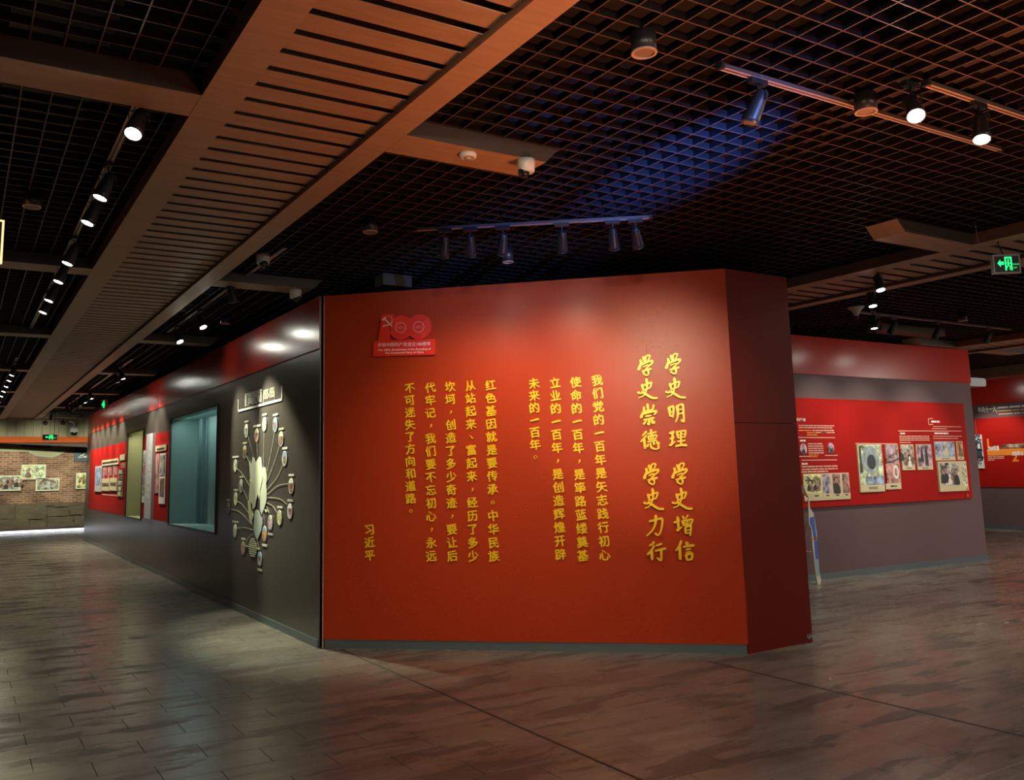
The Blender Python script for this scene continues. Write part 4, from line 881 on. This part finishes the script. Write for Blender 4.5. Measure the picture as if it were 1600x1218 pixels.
# ------------------------------------------------------------------ back wall: brick mural, bulkhead, light strip
b_=nb(); box(b_,-2.2,6.5,31.1,31.2,0.13,3.58); wb=struct(fin('wall_back', b_, 'brickwork'))
b_=nb(); box(b_,-2.2,6.5,31.12,31.18,0.0,0.13); fin('plinth', b_, 'bulkhead_dark', wb)
b_=nb(); box(b_,-2.1,6.4,31.06,31.11,0.015,0.09); tag(fin('light_strip', b_, 'led_white'),'glowing white light strip along the foot of the brick wall','light strip')
for q,P in enumerate(([(0.953,0.912),(1.568,0.458)],[(1.569,0.845),(2.451,0.419)],[(0.976,0.467),(1.995,0.102)],[(1.994,0.421),(2.466,0.085)],[(2.456,0.775),(3.094,0.495)],[(3.102,0.788),(3.513,0.508)],[(2.475,0.499),(3.228,0.272)],[(3.247,0.489),(3.651,0.263)],[(2.485,0.284),(3.659,0.048)],[(2.104,0.936),(2.625,0.813)],[(2.642,0.895),(3.085,0.777)],[(3.524,0.780),(4.251,0.469)],[(3.678,0.470),(4.268,0.025)])):
    (a,z1),(c,z0)=P; w_=c-a; h=z1-z0; z0=max(z0,0.14)
    rnd=random.Random(q)
    poly=[(a+rnd.uniform(0,.05),z0),(a+w_*0.5,z0+rnd.uniform(0,.02)),(c-rnd.uniform(0,.05),z0),(c,(z0+z1)/2+rnd.uniform(-.05,.05)),(c-rnd.uniform(0,.06),z1-rnd.uniform(0,.03)),(a+w_*rnd.uniform(.35,.65),z1-rnd.uniform(0,.04)),(a+rnd.uniform(0,.05),z1-rnd.uniform(0,.02)),(a,(z0+z1)/2)]
    b_=nb(); prism(b_,poly,0.002,0.035+0.004*(q%3),BACK); fin('stone',b_,'stone',wb)
b_=nb(); rect(b_,-2.15,6.4,0.135,0.90,0.0005,0.006,BACK); fin('stone_bed',b_,'plaster_dark',wb)
b_=nb(); prism(b_,[(0.717,2.979),(1.044,2.943),(1.375,2.906),(1.710,2.869),(2.151,2.831),(2.673,2.697),(2.952,2.696),(3.094,2.657),(2.908,2.497),(2.551,2.318),(2.071,2.368),(1.828,2.512),(1.395,2.515),(0.739,2.557)],0.002,0.025,BACK); fin('plaster_patch',b_,'plaster',wb)
b_=nb(); prism(b_,[(1.615,2.768),(2.050,2.820),(2.498,2.735),(2.469,2.629),(2.059,2.616),(1.653,2.670)],0.025,0.030,BACK); fin('plaster_patch',b_,'plaster_dark',wb)
for P,lab,mm in (([(0.973,1.792),(1.685,1.319)],'old photograph on the brick wall, leftmost and low','photo_grey'),([(1.680,2.115),(2.369,1.651)],'old photograph on the brick wall, the highest, with a round portrait','photo_green'),([(2.103,1.679),(2.776,1.288)],'old landscape photograph on the brick wall, middle low','photo_grey'),([(3.248,1.826),(3.644,1.320)],'old yellowish photograph on the brick wall beside the left exhibit wall','photo_yellow')):
    o=lrect('wall_photo','map_pale',P[0],P[1],0.0,0.05,None,BACK); tag(o,lab,'wall photo','old photographs on the brick wall')
    (a,z1),(c,z0)=P; lrect('photo_print',mm,(a+0.04,z1-0.04),(c-0.04,z0+0.04),0.05,0.055,o,BACK)
    if 'highest' in lab:
        b_=nb(); ring(b_,(a+c)/2-0.15,(z0+z1)/2,0.22,0.18,0.055,0.06,BACK,18); fin('printed_frame',b_,'print_cream',o)
        sil(o,'photo_brown',((a+c)/2-0.15,(z0+z1)/2-0.03),0.3,0.055,'bust',BACK)
    elif 'leftmost' in lab:
        sil(o,'print_black',(a+0.35*(c-a),z0+0.22),0.36,0.055,'crowd',BACK); sil(o,'print_black',(a+0.75*(c-a),z0+0.3),0.4,0.055,'crowd',BACK)
    else:
        b_=nb(); ribbon(b_,[(a+0.1,z0+0.2),(a+(c-a)*0.4,z0+0.35),(c-0.1,z0+0.25)],0.08,0.05,0.055,0.058,BACK); fin('printed_figure',b_,'photo_brown',o)
P=[(3.165,2.649),(3.681,2.191)]; o=lrect('navy_plaque','plaque_navy',P[0],P[1],0.0,0.04,None,BACK); tag(o,'navy blue plaque with a small emblem on the brick wall','plaque')
c_=[(3.477,2.482),(3.426,2.328)]; b_=nb(); text(b_,'之',c_[0][0],c_[0][1]-0.12,0.34,BACK,1,d=0.042,depth=0.004,centre=True); fin('plaque_sign',b_,'map_mid',o)
bar_rows('lettering','silver_board',c_[1][0]-0.15,c_[1][0]+0.15,c_[1][1]-0.03,c_[1][1]+0.03,1,BACK,o,0.044,seed=3)
bk=struct(empty('bulkhead_back',(2,30.5,2.98)))
BK=Fr((0,30.45,0),(1,0,0),(0,-1,0))
Z=[(1.022,2.916),(3.353,2.636)]
n_=36
for q in range(n_):
    a=-2.15+q*8.6/n_; b_=nb(); rect(b_,a+0.004,a+8.6/n_-0.004,2.955,3.575,-0.02,0.004*(q%3),BK); fin('board',b_,'bulkhead_wood',bk)
b_=nb(); rect(b_,-2.15,6.45,2.775,2.955,-0.02,0.03,BK); fin('red_band',b_,'band_red',bk)
b_=nb(); prism(b_,[(-2.15,2.774),(6.45,2.774),(6.45,Z[1][1]-0.30),(Z[1][0],Z[1][1]),(Z[0][0],min(2.76,Z[0][1])),(-2.15,2.765)],-0.08,-0.03,BK); fin('sloping_soffit',b_,'bulkhead_dark',bk)
b_=nb(); box(b_,-2.15,6.45,30.47,31.09,2.78,2.84); fin('soffit',b_,'bulkhead_dark',bk)

# ------------------------------------------------------------------ boxes and bulkheads under the grid on the right
b_=nb(); box(b_,18.9,19.3,6.5,14.5,3.36,ZG-0.002); struct(fin('trim_1',b_,'wood_dark'))
X=[(11.169,7.689),(12.177,7.763)]
b_=nb(); box(b_,X[0][0],X[1][0]+0.5,X[0][1]-0.02,X[0][1]+0.22,3.47,ZG-0.002); struct(fin('trim_2',b_,'olive_box'))
X=[(3.530,7.926),(3.849,7.879)]
b_=nb(); box(b_,X[0][0],X[1][0],X[0][1]-0.1,X[0][1]+0.1,3.46,ZG-0.002); struct(fin('trim_3',b_,'olive_box'))

# ------------------------------------------------------------------ lighting tracks and heads
def track(p0,p1,label,z=ZG-0.03):
    d=Vector((p1[0]-p0[0],p1[1]-p0[1],0)); L_=d.length; d.normalize()
    fr=Fr((p0[0],p0[1],z),d,(-d.y,d.x,0))
    t=empty('lighting_track',((p0[0]+p1[0])/2,(p0[1]+p1[1])/2,z),label,'lighting track','lighting tracks under the grid')
    b_=nb(); rect(b_,0,L_,0.0,0.022,-0.017,0.017,fr); fin('rail_body',b_,'track_metal',t)
    b_=nb(); rect(b_,0,L_,-0.002,0.0,-0.017,-0.008,fr); rect(b_,0,L_,-0.002,0.0,0.008,0.017,fr); fin('rail_lip',b_,'rim_metal',t)
    for q in (0,L_):
        b_=nb(); rect(b_,q-0.012,q+0.012,-0.004,0.026,-0.02,0.02,fr); fin('end_cap',b_,'black_metal',t)
    return t
HM={}
def head_meshes():
    def mk(name,prof,m,n=18):
        b_=nb(); lathe(b_,prof,n); bmesh.ops.recalc_face_normals(b_,faces=b_.faces); me=bpy.data.meshes.new(name); b_.to_mesh(me); b_.free(); me.materials.append(MT[m])
        for p in me.polygons: p.use_smooth=len(p.vertices)==4
        return me
    # head axis along -Z, pivot at its upper third
    HM['body']=mk('lamp_body',[(0.0,0.055),(0.026,0.055),(0.032,0.045),(0.036,0.0),(0.046,-0.095),(0.047,-0.12),(0.041,-0.12),(0.034,-0.09),(0,-0.088)],'black_metal')
    HM['rim']=mk('lamp_rim',[(0.041,-0.118),(0.0475,-0.118),(0.0475,-0.124),(0.041,-0.124),(0.041,-0.118)],'dark_metal')
    HM['lens']=mk('lamp_lens',[(0,-0.112),(0.0405,-0.112),(0.0405,-0.116),(0.03,-0.120),(0,-0.121)],'lamp_lens')
    HM['lens_off']=mk('lamp_lens',[(0,-0.112),(0.0405,-0.112),(0.0405,-0.116),(0.03,-0.120),(0,-0.121)],'lens_off')
    b_=nb(); box(b_,-0.058,0.058,-0.017,0.017,-0.028,0); me=bpy.data.meshes.new('track_adapter'); b_.to_mesh(me); b_.free(); me.materials.append(MT['black_metal']); HM['adapter']=me
    b_=nb(); box(b_,-0.006,0.006,-0.004,0.004,-0.075,-0.028); box(b_,-0.006,0.006,-0.05,0.05,-0.081,-0.075)
    for s in (-1,1): box(b_,-0.006,0.006,s*0.05-0.002,s*0.05+0.002,-0.125,-0.078)
    me=bpy.data.meshes.new('yoke'); b_.to_mesh(me); b_.free(); me.materials.append(MT['black_metal']); HM['yoke']=me
head_meshes()
LAMPS=[]
def head(x,y,aim,label,on=True,power=60,angle=38,blend=0.6,col=(1.0,0.93,0.74),group='track spotlights',drop=0.0,tdir=0.0,seen_lamp=True,z=ZG-0.032):
    t=empty('track_spotlight',(x,y,z),label,'spotlight',group); t.rotation_euler.z=tdir
    WL[t.name]=Vector((x,y,z))
    Rz=Matrix.Rotation(-tdir,3,'Z')
    for nm,key in (('track_adapter','adapter'),('yoke','yoke')):
        o=bpy.data.objects.new(nm,HM[key]); C.objects.link(o); o.parent=t
    piv=Vector((x,y,z-0.115)); dirn=(Vector(aim)-piv).normalized()
    q=(-dirn).to_track_quat('Z','Y')
    body=bpy.data.objects.new('lamp_body',HM['body']); C.objects.link(body); body.parent=t; body.location=(0,0,-0.115)
    body.rotation_euler=(Rz@q.to_matrix()).to_euler()
    for nm,key in (('lamp_rim','rim'),('lamp_lens','lens' if on else 'lens_off')):
        o=bpy.data.objects.new(nm,HM[key]); C.objects.link(o); o.parent=body
    if on:
        l=bpy.data.lights.new('spot_beam','SPOT'); l.energy=power; l.color=col; l.spot_size=math.radians(angle); l.spot_blend=blend; l.shadow_soft_size=0.035
        o=bpy.data.objects.new('spot_beam',l); C.objects.link(o); o.location=piv+dirn*0.135; o.rotation_euler=dirn.to_track_quat('-Z','Y').to_euler()
    return t
WARM=(1.0,0.93,0.72); GREEN=(0.96,1.0,0.70)
# left track, heads aimed at the west wall and floor
track((0.70,4.38),(0.70,12.6),'long lighting track left of the timber raft, nearest the camera')
track((0.70,15.6),(0.70,24.6),'lighting track left of the timber raft, its far stretch')
ORD=['first','second','third','fourth','fifth','sixth','seventh','eighth']
for k,y in enumerate((4.58,5.68,6.30,7.59,8.34,9.28,9.97)):
    head(0.70,y,(-0.2,y-1.4,0.6) if k==0 else (-0.5,y-0.2,0.2),'lit spotlight left of the timber raft, %s from the camera'%ORD[k],True,90,46,0.7,GREEN,'spotlights on the left track',tdir=PI/2)
for k,y in enumerate((16.2,17.1,18.2,19.2,20.3,21.7,22.8)):
    head(0.70,y,(-0.5,y-0.2,0.2),'distant lit spotlight left of the timber raft, %s of the far group'%ORD[k],True,90,50,0.7,GREEN,'spotlights on the left track',tdir=PI/2)
# track between raft and left exhibit wall
track((2.33,7.2),(2.33,12.2),'lighting track between the timber raft and the left exhibit wall, near stretch')
track((2.36,15.2),(2.36,25.4),'lighting track between the timber raft and the left exhibit wall, far stretch')
head(2.24,8.62,(2.95,8.6,1.2),'unlit spotlight hanging above the left exhibit wall near its corner',False,tdir=PI/2,group='spotlights over the left exhibit wall')
for k,(y,p,ty) in enumerate(((10.36,290,9.25),(11.62,130,10.4),(16.18,60,16.0),(16.8,60,16.8),(20.4,85,20.3),(21.5,85,21.4),(22.4,85,22.4),(23.3,85,23.3),(24.1,85,24.1),(24.9,85,24.9))):
    head(2.33,y,(3.0,ty,1.35 if k<2 else 1.7),'lit spotlight over the left exhibit wall, %s from the camera'%(ORD+['ninth','tenth'])[k],True,p,52 if k<2 else 82,0.65,GREEN if k<2 else WARM,'spotlights over the left exhibit wall',tdir=PI/2)
# slogan wall track, parallel to the red wall
track((3.10,6.22),(4.60,5.08),'lighting track in front of the slogan wall, over the red wall')
ta=math.atan2(5.08-6.22,4.60-3.10)
on_front=(False,True,False,True,False,False)
for k,(x,y) in enumerate(((3.28,6.06),(3.45,5.94),(3.66,5.78),(4.04,5.50),(4.36,5.26),(4.50,5.15))):
    a_=(0.9,1.45,1.5,2.25,2.9,3.25)[k]; tgt=FRONT.pt(a_,(1.2,1.75,1.3,1.95,1.6,2.2)[k],0)
    head(x,y,tgt,'spotlight seen from behind over the red wall, %s from the left'%ORD[k],on_front[k],(0,42,0,38,0,10)[k],84,1.0,(1.0,0.80,0.52),'spotlights over the slogan wall',tdir=ta)
# tracks at upper right
track((3.14,2.91),(5.6,2.91),'lighting track crossing the upper right of the grid')
track((4.25,2.54),(6.6,2.54),'short lighting track with the two glaring spotlights')
head(3.40,2.91,(2.6,4.3,0.3),'large unlit dark spotlight near the blue patch of the grid',False,group='spotlights upper right')
head(4.14,2.56,(2.6,1.2,0.8),'glaring spotlight at upper right, the left of the two',True,40,60,0.6,WARM,'spotlights upper right')
head(4.72,2.54,(3.4,1.9,0.1),'glaring spotlight at upper right, the right of the two',True,40,60,0.6,WARM,'spotlights upper right')
# right group in front of the plum wall
track((7.70,5.25),(8.8,6.15),'short lighting track under the right timber raft')
track((9.9,7.2),(13.6,7.2),'lighting track along the plum wall at right')
head(7.90,5.42,(7.3,4.4,0.0),'lit spotlight hanging in front of the right timber raft, highest of three',True,40,60,0.6,WARM,'spotlights at right')
head(8.62,6.02,(8.1,5.2,0.0),'lit spotlight just below the right timber raft, middle of three',True,40,60,0.6,WARM,'spotlights at right')
head(10.05,7.02,(9.8,6.5,0.0),'lit spotlight above the red board wall, lowest of three',True,50,80,0.7,WARM,'spotlights at right')
for k,(x,on) in enumerate(((10.4,False),(10.75,True),(11.75,True),(13.0,True))):
    head(x,7.2,(x,8.45,1.5),'small dark spotlight over the plum wall, %s from the left'%ORD[k],on,44,80,0.8,WARM,'spotlights at right')
# fixtures behind the visitor that light the slogan wall
track((1.2,1.78),(3.6,1.78),'lighting track above the visitor, outside the view')
for k,(x,a_,z_,p,an) in enumerate(((2.26,3.12,2.15,600,27),(1.75,2.6,0.9,200,62),(1.25,1.2,1.1,140,62))):
    head(x,1.8,FRONT.pt(a_,z_,0),'spotlight above the visitor aimed at the slogan wall, %s from the right'%ORD[k],True,p*0.52,an,1.0,(1.0,0.82,0.55),'spotlights above the visitor')
for k,(y,x) in enumerate(((9.0,19.9),(11.8,19.9))):  # heads added to give the far red wall more light
    head(x,y,(21.3,y,1.6),'added spotlight before the far red wall, %s one'%ORD[k],True,65,70,0.7,WARM,'added spotlights at the far wall')

track((0.2,28.0),(4.6,28.0),'added short distant lighting track before the brick wall')  # track and its heads added to brighten the brick wall
for k,x in enumerate((0.5,2.2,3.9)):
    head(x,28.0,(x,31.1,1.5),'added distant spotlight aimed at the brick wall, %s from the left'%ORD[k],True,120,75,0.8,GREEN,'added spotlights at the brick wall')

# surface downlights (unlit cylinders)
def downlight(x,y,label,r=0.058,h=0.10,z=ZG):
    t=empty('cylinder_downlight',(x,y,z),label,'downlight','unlit cylinder downlights')
    b_=nb(); lathe(b_,[(0,0),(r,0),(r,-h),(r*0.86,-h),(r*0.84,-h+0.02),(0,-h+0.02)],22,Matrix.Translation((x,y,z))); fin('housing',b_,'black_metal',t,True)
    b_=nb(); lathe(b_,[(r*0.84,-h-0.003),(r*1.02,-h-0.003),(r*1.02,-h+0.004),(r*0.84,-h+0.004),(r*0.84,-h-0.003)],22,Matrix.Translation((x,y,z))); fin('trim_ring',b_,'rim_metal',t)
    b_=nb(); lathe(b_,[(0,-h+0.004),(r*0.84,-h+0.004),(r*0.84,-h+0.012),(0,-h+0.012)],22,Matrix.Translation((x,y,z))); fin('diffuser',b_,'lens_off',t)
downlight(2.60,2.86,'unlit black cylinder downlight with orange rimmed face, top centre')
downlight(4.12,2.81,'unlit cylinder downlight on the upper right track')
downlight(0.336,6.62,'unlit cylinder downlight left of the timber raft')
downlight(2.685,6.19,'small unlit downlight above the left end of the slogan wall track')
downlight(4.115,6.43,'small polished downlight hanging behind the third slogan wall spotlight',0.05,0.14)
downlight(2.75,10.84,'unlit downlight above the left exhibit wall, between two lit spotlights')
downlight(11.6,6.75,'small downlight in front of the plum wall, at right')
downlight(14.2,7.0,'small distant downlight near the right edge')

# ceiling cameras and detector
def dome(x,y,z,label,s=1.0,yaw=0.0):
    t=empty('dome_camera',(x,y,z),label,'security camera','white ceiling cameras'); M=Matrix.Translation((x,y,z))
    b_=nb(); lathe(b_,[(0,0),(0.056*s,0),(0.055*s,-0.03*s),(0.050*s,-0.075*s),(0.042*s,-0.082*s),(0,-0.082*s)],22,M); fin('housing',b_,'white_plastic',t,True)
    c=Vector((x+0.018*s*math.cos(yaw),y+0.018*s*math.sin(yaw),z-0.078*s))
    b_=nb(); bmesh.ops.create_uvsphere(b_,u_segments=16,v_segments=10,radius=0.036*s,matrix=Matrix.Translation(c)); ball=fin('camera_ball',b_,'black_glass',t,True)
    b_=nb(); d=Vector((math.cos(yaw),math.sin(yaw),-0.6)).normalized(); p=c+d*0.034*s
    lathe(b_,[(0,0.004),(0.012*s,0.004),(0.012*s,-0.004),(0,-0.004)],14,Matrix.Translation(p)@(-d).to_track_quat('Z','Y').to_matrix().to_4x4()); fin('camera_lens',b_,'dark_metal',ball)
X=(2.880,4.265); dome(X[0],X[1],ZR,'white dome camera at the end of the short timber beam',1.0,PI)
X=(2.255,7.607); dome(X[0],X[1],ZG,'white dome camera on the grid beside the timber raft',1.15,-PI/2)
X=(2.866,8.513); dome(X[0],X[1],ZR,'white dome camera on the second beam, above the left exhibit wall',1.1,-PI/3)
X=(2.510,4.333)
t=empty('smoke_detector',(X[0],X[1],ZR),'round smoke detector on the short timber beam','smoke detector'); M=Matrix.Translation((X[0],X[1],ZR))
b_=nb(); lathe(b_,[(0,0),(0.052,0),(0.054,-0.012),(0.050,-0.026),(0.030,-0.030),(0.028,-0.026),(0,-0.026)],22,M); fin('base',b_,'white_plastic',t,True)
b_=nb(); lathe(b_,[(0,-0.026),(0.024,-0.026),(0.020,-0.036),(0,-0.037)],18,M); fin('sensor_cap',b_,'rim_metal',t,True)
X=(9.760,7.042)
t=empty('sound_horn',(X[0],X[1],ZG),'pale funnel shaped fitting hanging above the plum wall','ceiling fitting'); M=Matrix.Translation((X[0],X[1],ZG))
b_=nb(); lathe(b_,[(0,0),(0.105,0),(0.10,-0.012),(0.06,-0.045),(0.035,-0.085),(0.025,-0.12),(0,-0.12)],20,M); fin('funnel',b_,'white_plastic',t,True)
b_=nb(); lathe(b_,[(0,-0.12),(0.03,-0.12),(0.034,-0.145),(0,-0.16)],16,M); fin('nozzle',b_,'black_glass',t,True)
X=(3.043,3.227)
t=empty('ptz_camera',(X[0],30.2,X[1]),'large white pan and tilt camera hanging before the far wooden bulkhead','security camera'); M=Matrix.Translation((X[0],30.2,X[1]))
b_=nb(); lathe(b_,[(0,0.06),(0.08,0.05),(0.12,-0.03),(0.125,-0.13),(0.115,-0.14),(0,-0.14)],20,M); fin('housing',b_,'white_plastic',t,True)
b_=nb(); bmesh.ops.create_uvsphere(b_,u_segments=16,v_segments=10,radius=0.10,matrix=Matrix.Translation((X[0],30.2,X[1]-0.15))); fin('camera_ball',b_,'black_glass',t,True)
b_=nb(); tube(b_,[(X[0],30.2,X[1]+0.05),(X[0]-0.02,30.2,X[1]+0.16),(X[0]-0.12,30.25,X[1]+0.2),(X[0]-0.12,30.42,X[1]+0.2)],0.03,8); fin('bracket_arm',b_,'white_plastic',t)
for k,px in enumerate(((2.232,3.385),(2.718,3.390))):
    t=empty('bullet_camera',(px[0],30.3,px[1]),'small dark fitting under the far end of the grid, %s one'%('left','right')[k],'ceiling fitting','dark fittings before the bulkhead')
    b_=nb(); lathe(b_,[(0,0.05),(0.05,0.05),(0.06,-0.03),(0.05,-0.06),(0,-0.06)],14,Matrix.Translation((px[0],30.3,px[1]))); fin('housing',b_,'black_metal',t,True)
    b_=nb(); tube(b_,[(px[0],30.3,px[1]+0.05),(px[0],30.3,ZG)],0.012); fin('stem',b_,'black_metal',t)

# ------------------------------------------------------------------ exit signs
def exit_sign(c, w_, h, yaw, label, rods, arrow=-1, lean=0.0):
    """box sign hanging from rods; yaw = direction its face looks to"""
    t=empty('exit_sign', c, label, 'exit sign', 'green exit signs'); t.rotation_euler=(lean,0,0)
    n=Vector((math.cos(yaw),math.sin(yaw),0)); u=Vector((-n.y,n.x,0)); fr=Fr(c,u,n)
    T=0.022
    def add(name,bm,m): 
        o=fin(name,bm,m,t); return o
    b_=nb(); f=0.012
    rect(b_,-w_/2,w_/2,-h/2,-h/2+f,-T,T,fr); rect(b_,-w_/2,w_/2,h/2-f,h/2,-T,T,fr); rect(b_,-w_/2,-w_/2+f,-h/2+f,h/2-f,-T,T,fr); rect(b_,w_/2-f,w_/2,-h/2+f,h/2-f,-T,T,fr); add('sign_frame',b_,'sign_frame')
    b_=nb(); rect(b_,-w_/2+f,w_/2-f,-h/2+f,h/2-f,-T*0.8,T*0.8,fr); add('sign_face',b_,'sign_black')
    d0=T*0.8; d1=d0+0.002; g=lambda pts:[(x*w_,y*h) for x,y in pts]
    b_=nb()   # door outline
    for a0,a1,z0,z1 in ((-.06,.20,.30,.38),(-.06,-.01,-.34,.30),(.15,.20,-.34,.30)): rect(b_,a0*w_,a1*w_,z0*h,z1*h,d0,d1,fr)
    add('door_symbol',b_,'green_glow')
    b_=nb()   # running figure
    prism(b_,circ(0.07*w_,0.20*h,0.035*w_,10),d0,d1,fr)
    ribbon(b_,g([(0.07,0.12),(0.06,-0.06)]),0.045*w_,0.045*w_,d0,d1,fr)
    ribbon(b_,g([(0.06,-0.05),(0.12,-0.16),(0.10,-0.32)]),0.03*w_,0.02*w_,d0,d1,fr); ribbon(b_,g([(0.05,-0.05),(0.0,-0.2),(-0.07,-0.28)]),0.03*w_,0.02*w_,d0,d1,fr)
    ribbon(b_,g([(0.07,0.1),(0.13,0.02),(0.17,0.06)]),0.02*w_,0.015*w_,d0,d1,fr); ribbon(b_,g([(0.06,0.1),(-0.02,0.04),(-0.04,-0.05)]),0.02*w_,0.015*w_,d0,d1,fr)
    add('running_figure',b_,'green_glow')
    b_=nb(); prism(b_,g([(-.33,.05),(-.22,.24),(-.22,.13),(-.10,.13),(-.10,-.03),(-.22,-.03),(-.22,-.14)]),d0,d1,fr); add('arrow_symbol',b_,'green_glow')
    b_=nb(); text(b_,'安全出口',0.22*w_,-0.06*h,0.065*w_*1.1,fr,1,d=d0+0.001,depth=0.001); text(b_,'EXIT',0.24*w_,-0.24*h,0.07*w_,fr,1,d=d0+0.001,depth=0.001,bold=0.01); add('sign_text',b_,'green_dim')
    for r0,r1 in rods:
        b_=nb(); tube(b_,[r0,r1],0.006); add('hanging_rod',b_,'black_metal')
    return t
X=(7.672,4.046); ca=Vector((X[0],X[1],3.27))
exit_sign(ca,0.225,0.165,math.radians(-125),'green exit sign with arrow and running figure, hanging at the right edge',[(ca+Vector((0.05,0.03,0.082)),ca+Vector((-0.04,0.02,0.17))),(ca+Vector((-0.04,0.02,0.17)),ca+Vector((-0.04,0.02,0.313)))])
b_=nb(); tube(b_,[(7.19,4.0,3.57),(7.24,4.02,3.42),(7.26,4.0,3.37)],0.0018,4); tube(b_,[(7.19,4.0,3.57),(7.10,3.95,3.50)],0.0015,4); tag(fin('loose_wire',b_,'strut_brown'),'thin loose wire dangling from the grid beside the right exit sign','wire')
X=(2.040,2.742); exit_sign(Vector((X[0],26,X[1])),0.36,0.15,-PI/2,'small green exit sign with pale frame before the brick wall',[((X[0]+0.1,26,X[1]+0.075),(X[0]+0.1,26,3.56))])
X=(2.499,3.120); exit_sign(Vector((X[0],19.4,X[1])),0.34,0.20,math.radians(-172),'green exit sign seen edge on above the left exhibit wall',[((X[0],19.4,X[1]+0.1),(X[0]-0.01,19.4,3.60))])

# ------------------------------------------------------------------ other things
X=[(0.171,3.326),(0.186,3.034)]
t=empty('edge_lit_sign',(-0.2,6.5,X[1][1]),'sign panel with a glowing orange rim cut by the left picture edge','sign')
b_=nb(); pl=Fr((0,6.5,0),(1,0,0),(0,-1,0)); x1=X[0][0]; z0=X[1][1]; z1=X[0][1]
rect(b_,-0.6,x1-0.012,z0+0.012,z1-0.012,-0.02,0.02,pl); fin('panel',b_,'wall_grey',t)
b_=nb(); rect(b_,x1-0.012,x1,z0,z1-0.012,-0.02,0.02,pl); rect(b_,-0.612,x1,z1-0.012,z1,-0.02,0.02,pl); rect(b_,-0.612,x1-0.012,z0,z0+0.012,-0.02,0.02,pl); rect(b_,-0.612,-0.6,z0+0.012,z1-0.012,-0.02,0.02,pl); fin('rim_light',b_,'neon_orange',t)
for q in (-0.5,0.05):
    b_=nb(); tube(b_,[(q,6.5,z1),(q,6.5,ZG)],0.004); fin('hanging_rod',b_,'black_metal',t)
# projector beyond the plum wall
P=[(15.625,3.104),(16.393,2.953)]
x0,z1=P[0]; x1,z0=P[1]; x1=max(x1,x0+0.5)
t=empty('ceiling_projector',((x0+x1)/2,9.1,z0),'grey projector hanging under the grid before the far red wall','projector')
b_=nb(); box(b_,x0-0.05,x1-0.2,9.1,9.5,z0,z1); bmesh.ops.bevel(b_,geom=b_.edges[:],offset=0.02,segments=2,affect='EDGES'); fin('housing',b_,'projector_grey',t)
b_=nb(); lathe(b_,[(0,0),(0.05,0),(0.05,0.10),(0.04,0.10),(0.035,0.06),(0,0.06)],16,Matrix.Translation((x1-0.2,9.3,(z0+z1)/2))@Matrix.Rotation(PI/2,4,'Y')); fin('lens_barrel',b_,'black_metal',t)
b_=nb(); tube(b_,[((x0+x1)/2,9.3,z1),((x0+x1)/2,9.3,ZG)],0.025,10); box(b_,(x0+x1)/2-0.12,(x0+x1)/2+0.12,9.2,9.4,z1,z1+0.03); fin('mount',b_,'black_metal',t)
# cut out standee leaning beside the end of the slogan wall
SD=Fr((0,8.22,0),(1,0,0),(0,-1,0))
t=empty('cutout_standee',(10.3,8.22,0),'narrow cut out display figure in blue and white, standing behind the dark red end wall','standee')
lpoly('cutout_board','cut_edge',[(10.029,1.135),(10.052,1.134),(10.057,1.015),(10.120,0.938),(10.154,0.677),(10.150,0.309),(10.147,0.185),(10.171,0.045),(10.147,-0.009),(10.098,-0.010),(10.076,0.110),(10.062,0.330),(10.050,0.521),(10.048,0.742),(10.008,0.817)],-0.012,0.0,t,SD)
lpoly('blue_robe','cut_blue',[(10.035,0.882),(10.116,0.901),(10.135,0.634),(10.080,0.622),(10.068,0.755),(10.030,0.816)],0.0,0.004,t,SD)
lpoly('blue_robe','cut_blue',[(10.087,0.570),(10.147,0.581),(10.146,0.332),(10.087,0.328)],0.0,0.004,t,SD)
lpoly('brown_belt','cut_brown',[(10.079,0.619),(10.139,0.631),(10.148,0.586),(10.083,0.575)],0.0,0.004,t,SD)
lpoly('teal_hem','cut_teal',[(10.082,0.321),(10.147,0.324),(10.142,0.186),(10.151,0.105),(10.098,0.109)],0.0,0.004,t,SD)
lpoly('tilted_panel','cut_brown',[(9.897,1.354),(9.938,1.316),(10.036,1.149),(9.948,1.204),(9.883,1.221)],-0.01,0.006,t,SD)
P=[(9.999,0.818),(9.909,0.551),(9.919,0.438),(10.062,0.424)]
b_=nb(); tube(b_,[SD.pt(P[0][0],P[0][1],-0.02),SD.pt(P[1][0]-0.02,0.02,-0.16)],0.008); fin('support_strut',b_,'strut_brown',t)
b_=nb(); tube(b_,[SD.pt(P[2][0],P[2][1],-0.08),SD.pt(P[3][0],P[3][1],-0.014)],0.012); fin('support_strut',b_,'strut_brown',t)
# small floor socket at right
X=(8.871,5.212); t=empty('floor_marking_tape',(X[0],X[1],0.0),'thin worn tape corners stuck on the floor at right','floor tape')
b_=nb()
for (a,b2,c,e) in ((-.14,.05,.02,.07),(-.14,.05,-.09,-.03),(.05,.08,.26,-.05),(.26,-.05,.14,-.07)):
    tube(b_,[(X[0]+a,X[1]+b2,0.002),(X[0]+c,X[1]+e,0.002)],0.003,4)
fin('tape_strip',b_,'rim_metal',t)
b_=nb(); bmesh.ops.create_icosphere(b_,subdivisions=1,radius=0.009,matrix=Matrix.Translation((*(5.716,4.607),0.008))); tag(fin('paper_scrap',b_,'print_white'),'tiny white scrap lying on the floor right of the dark red end wall','litter')
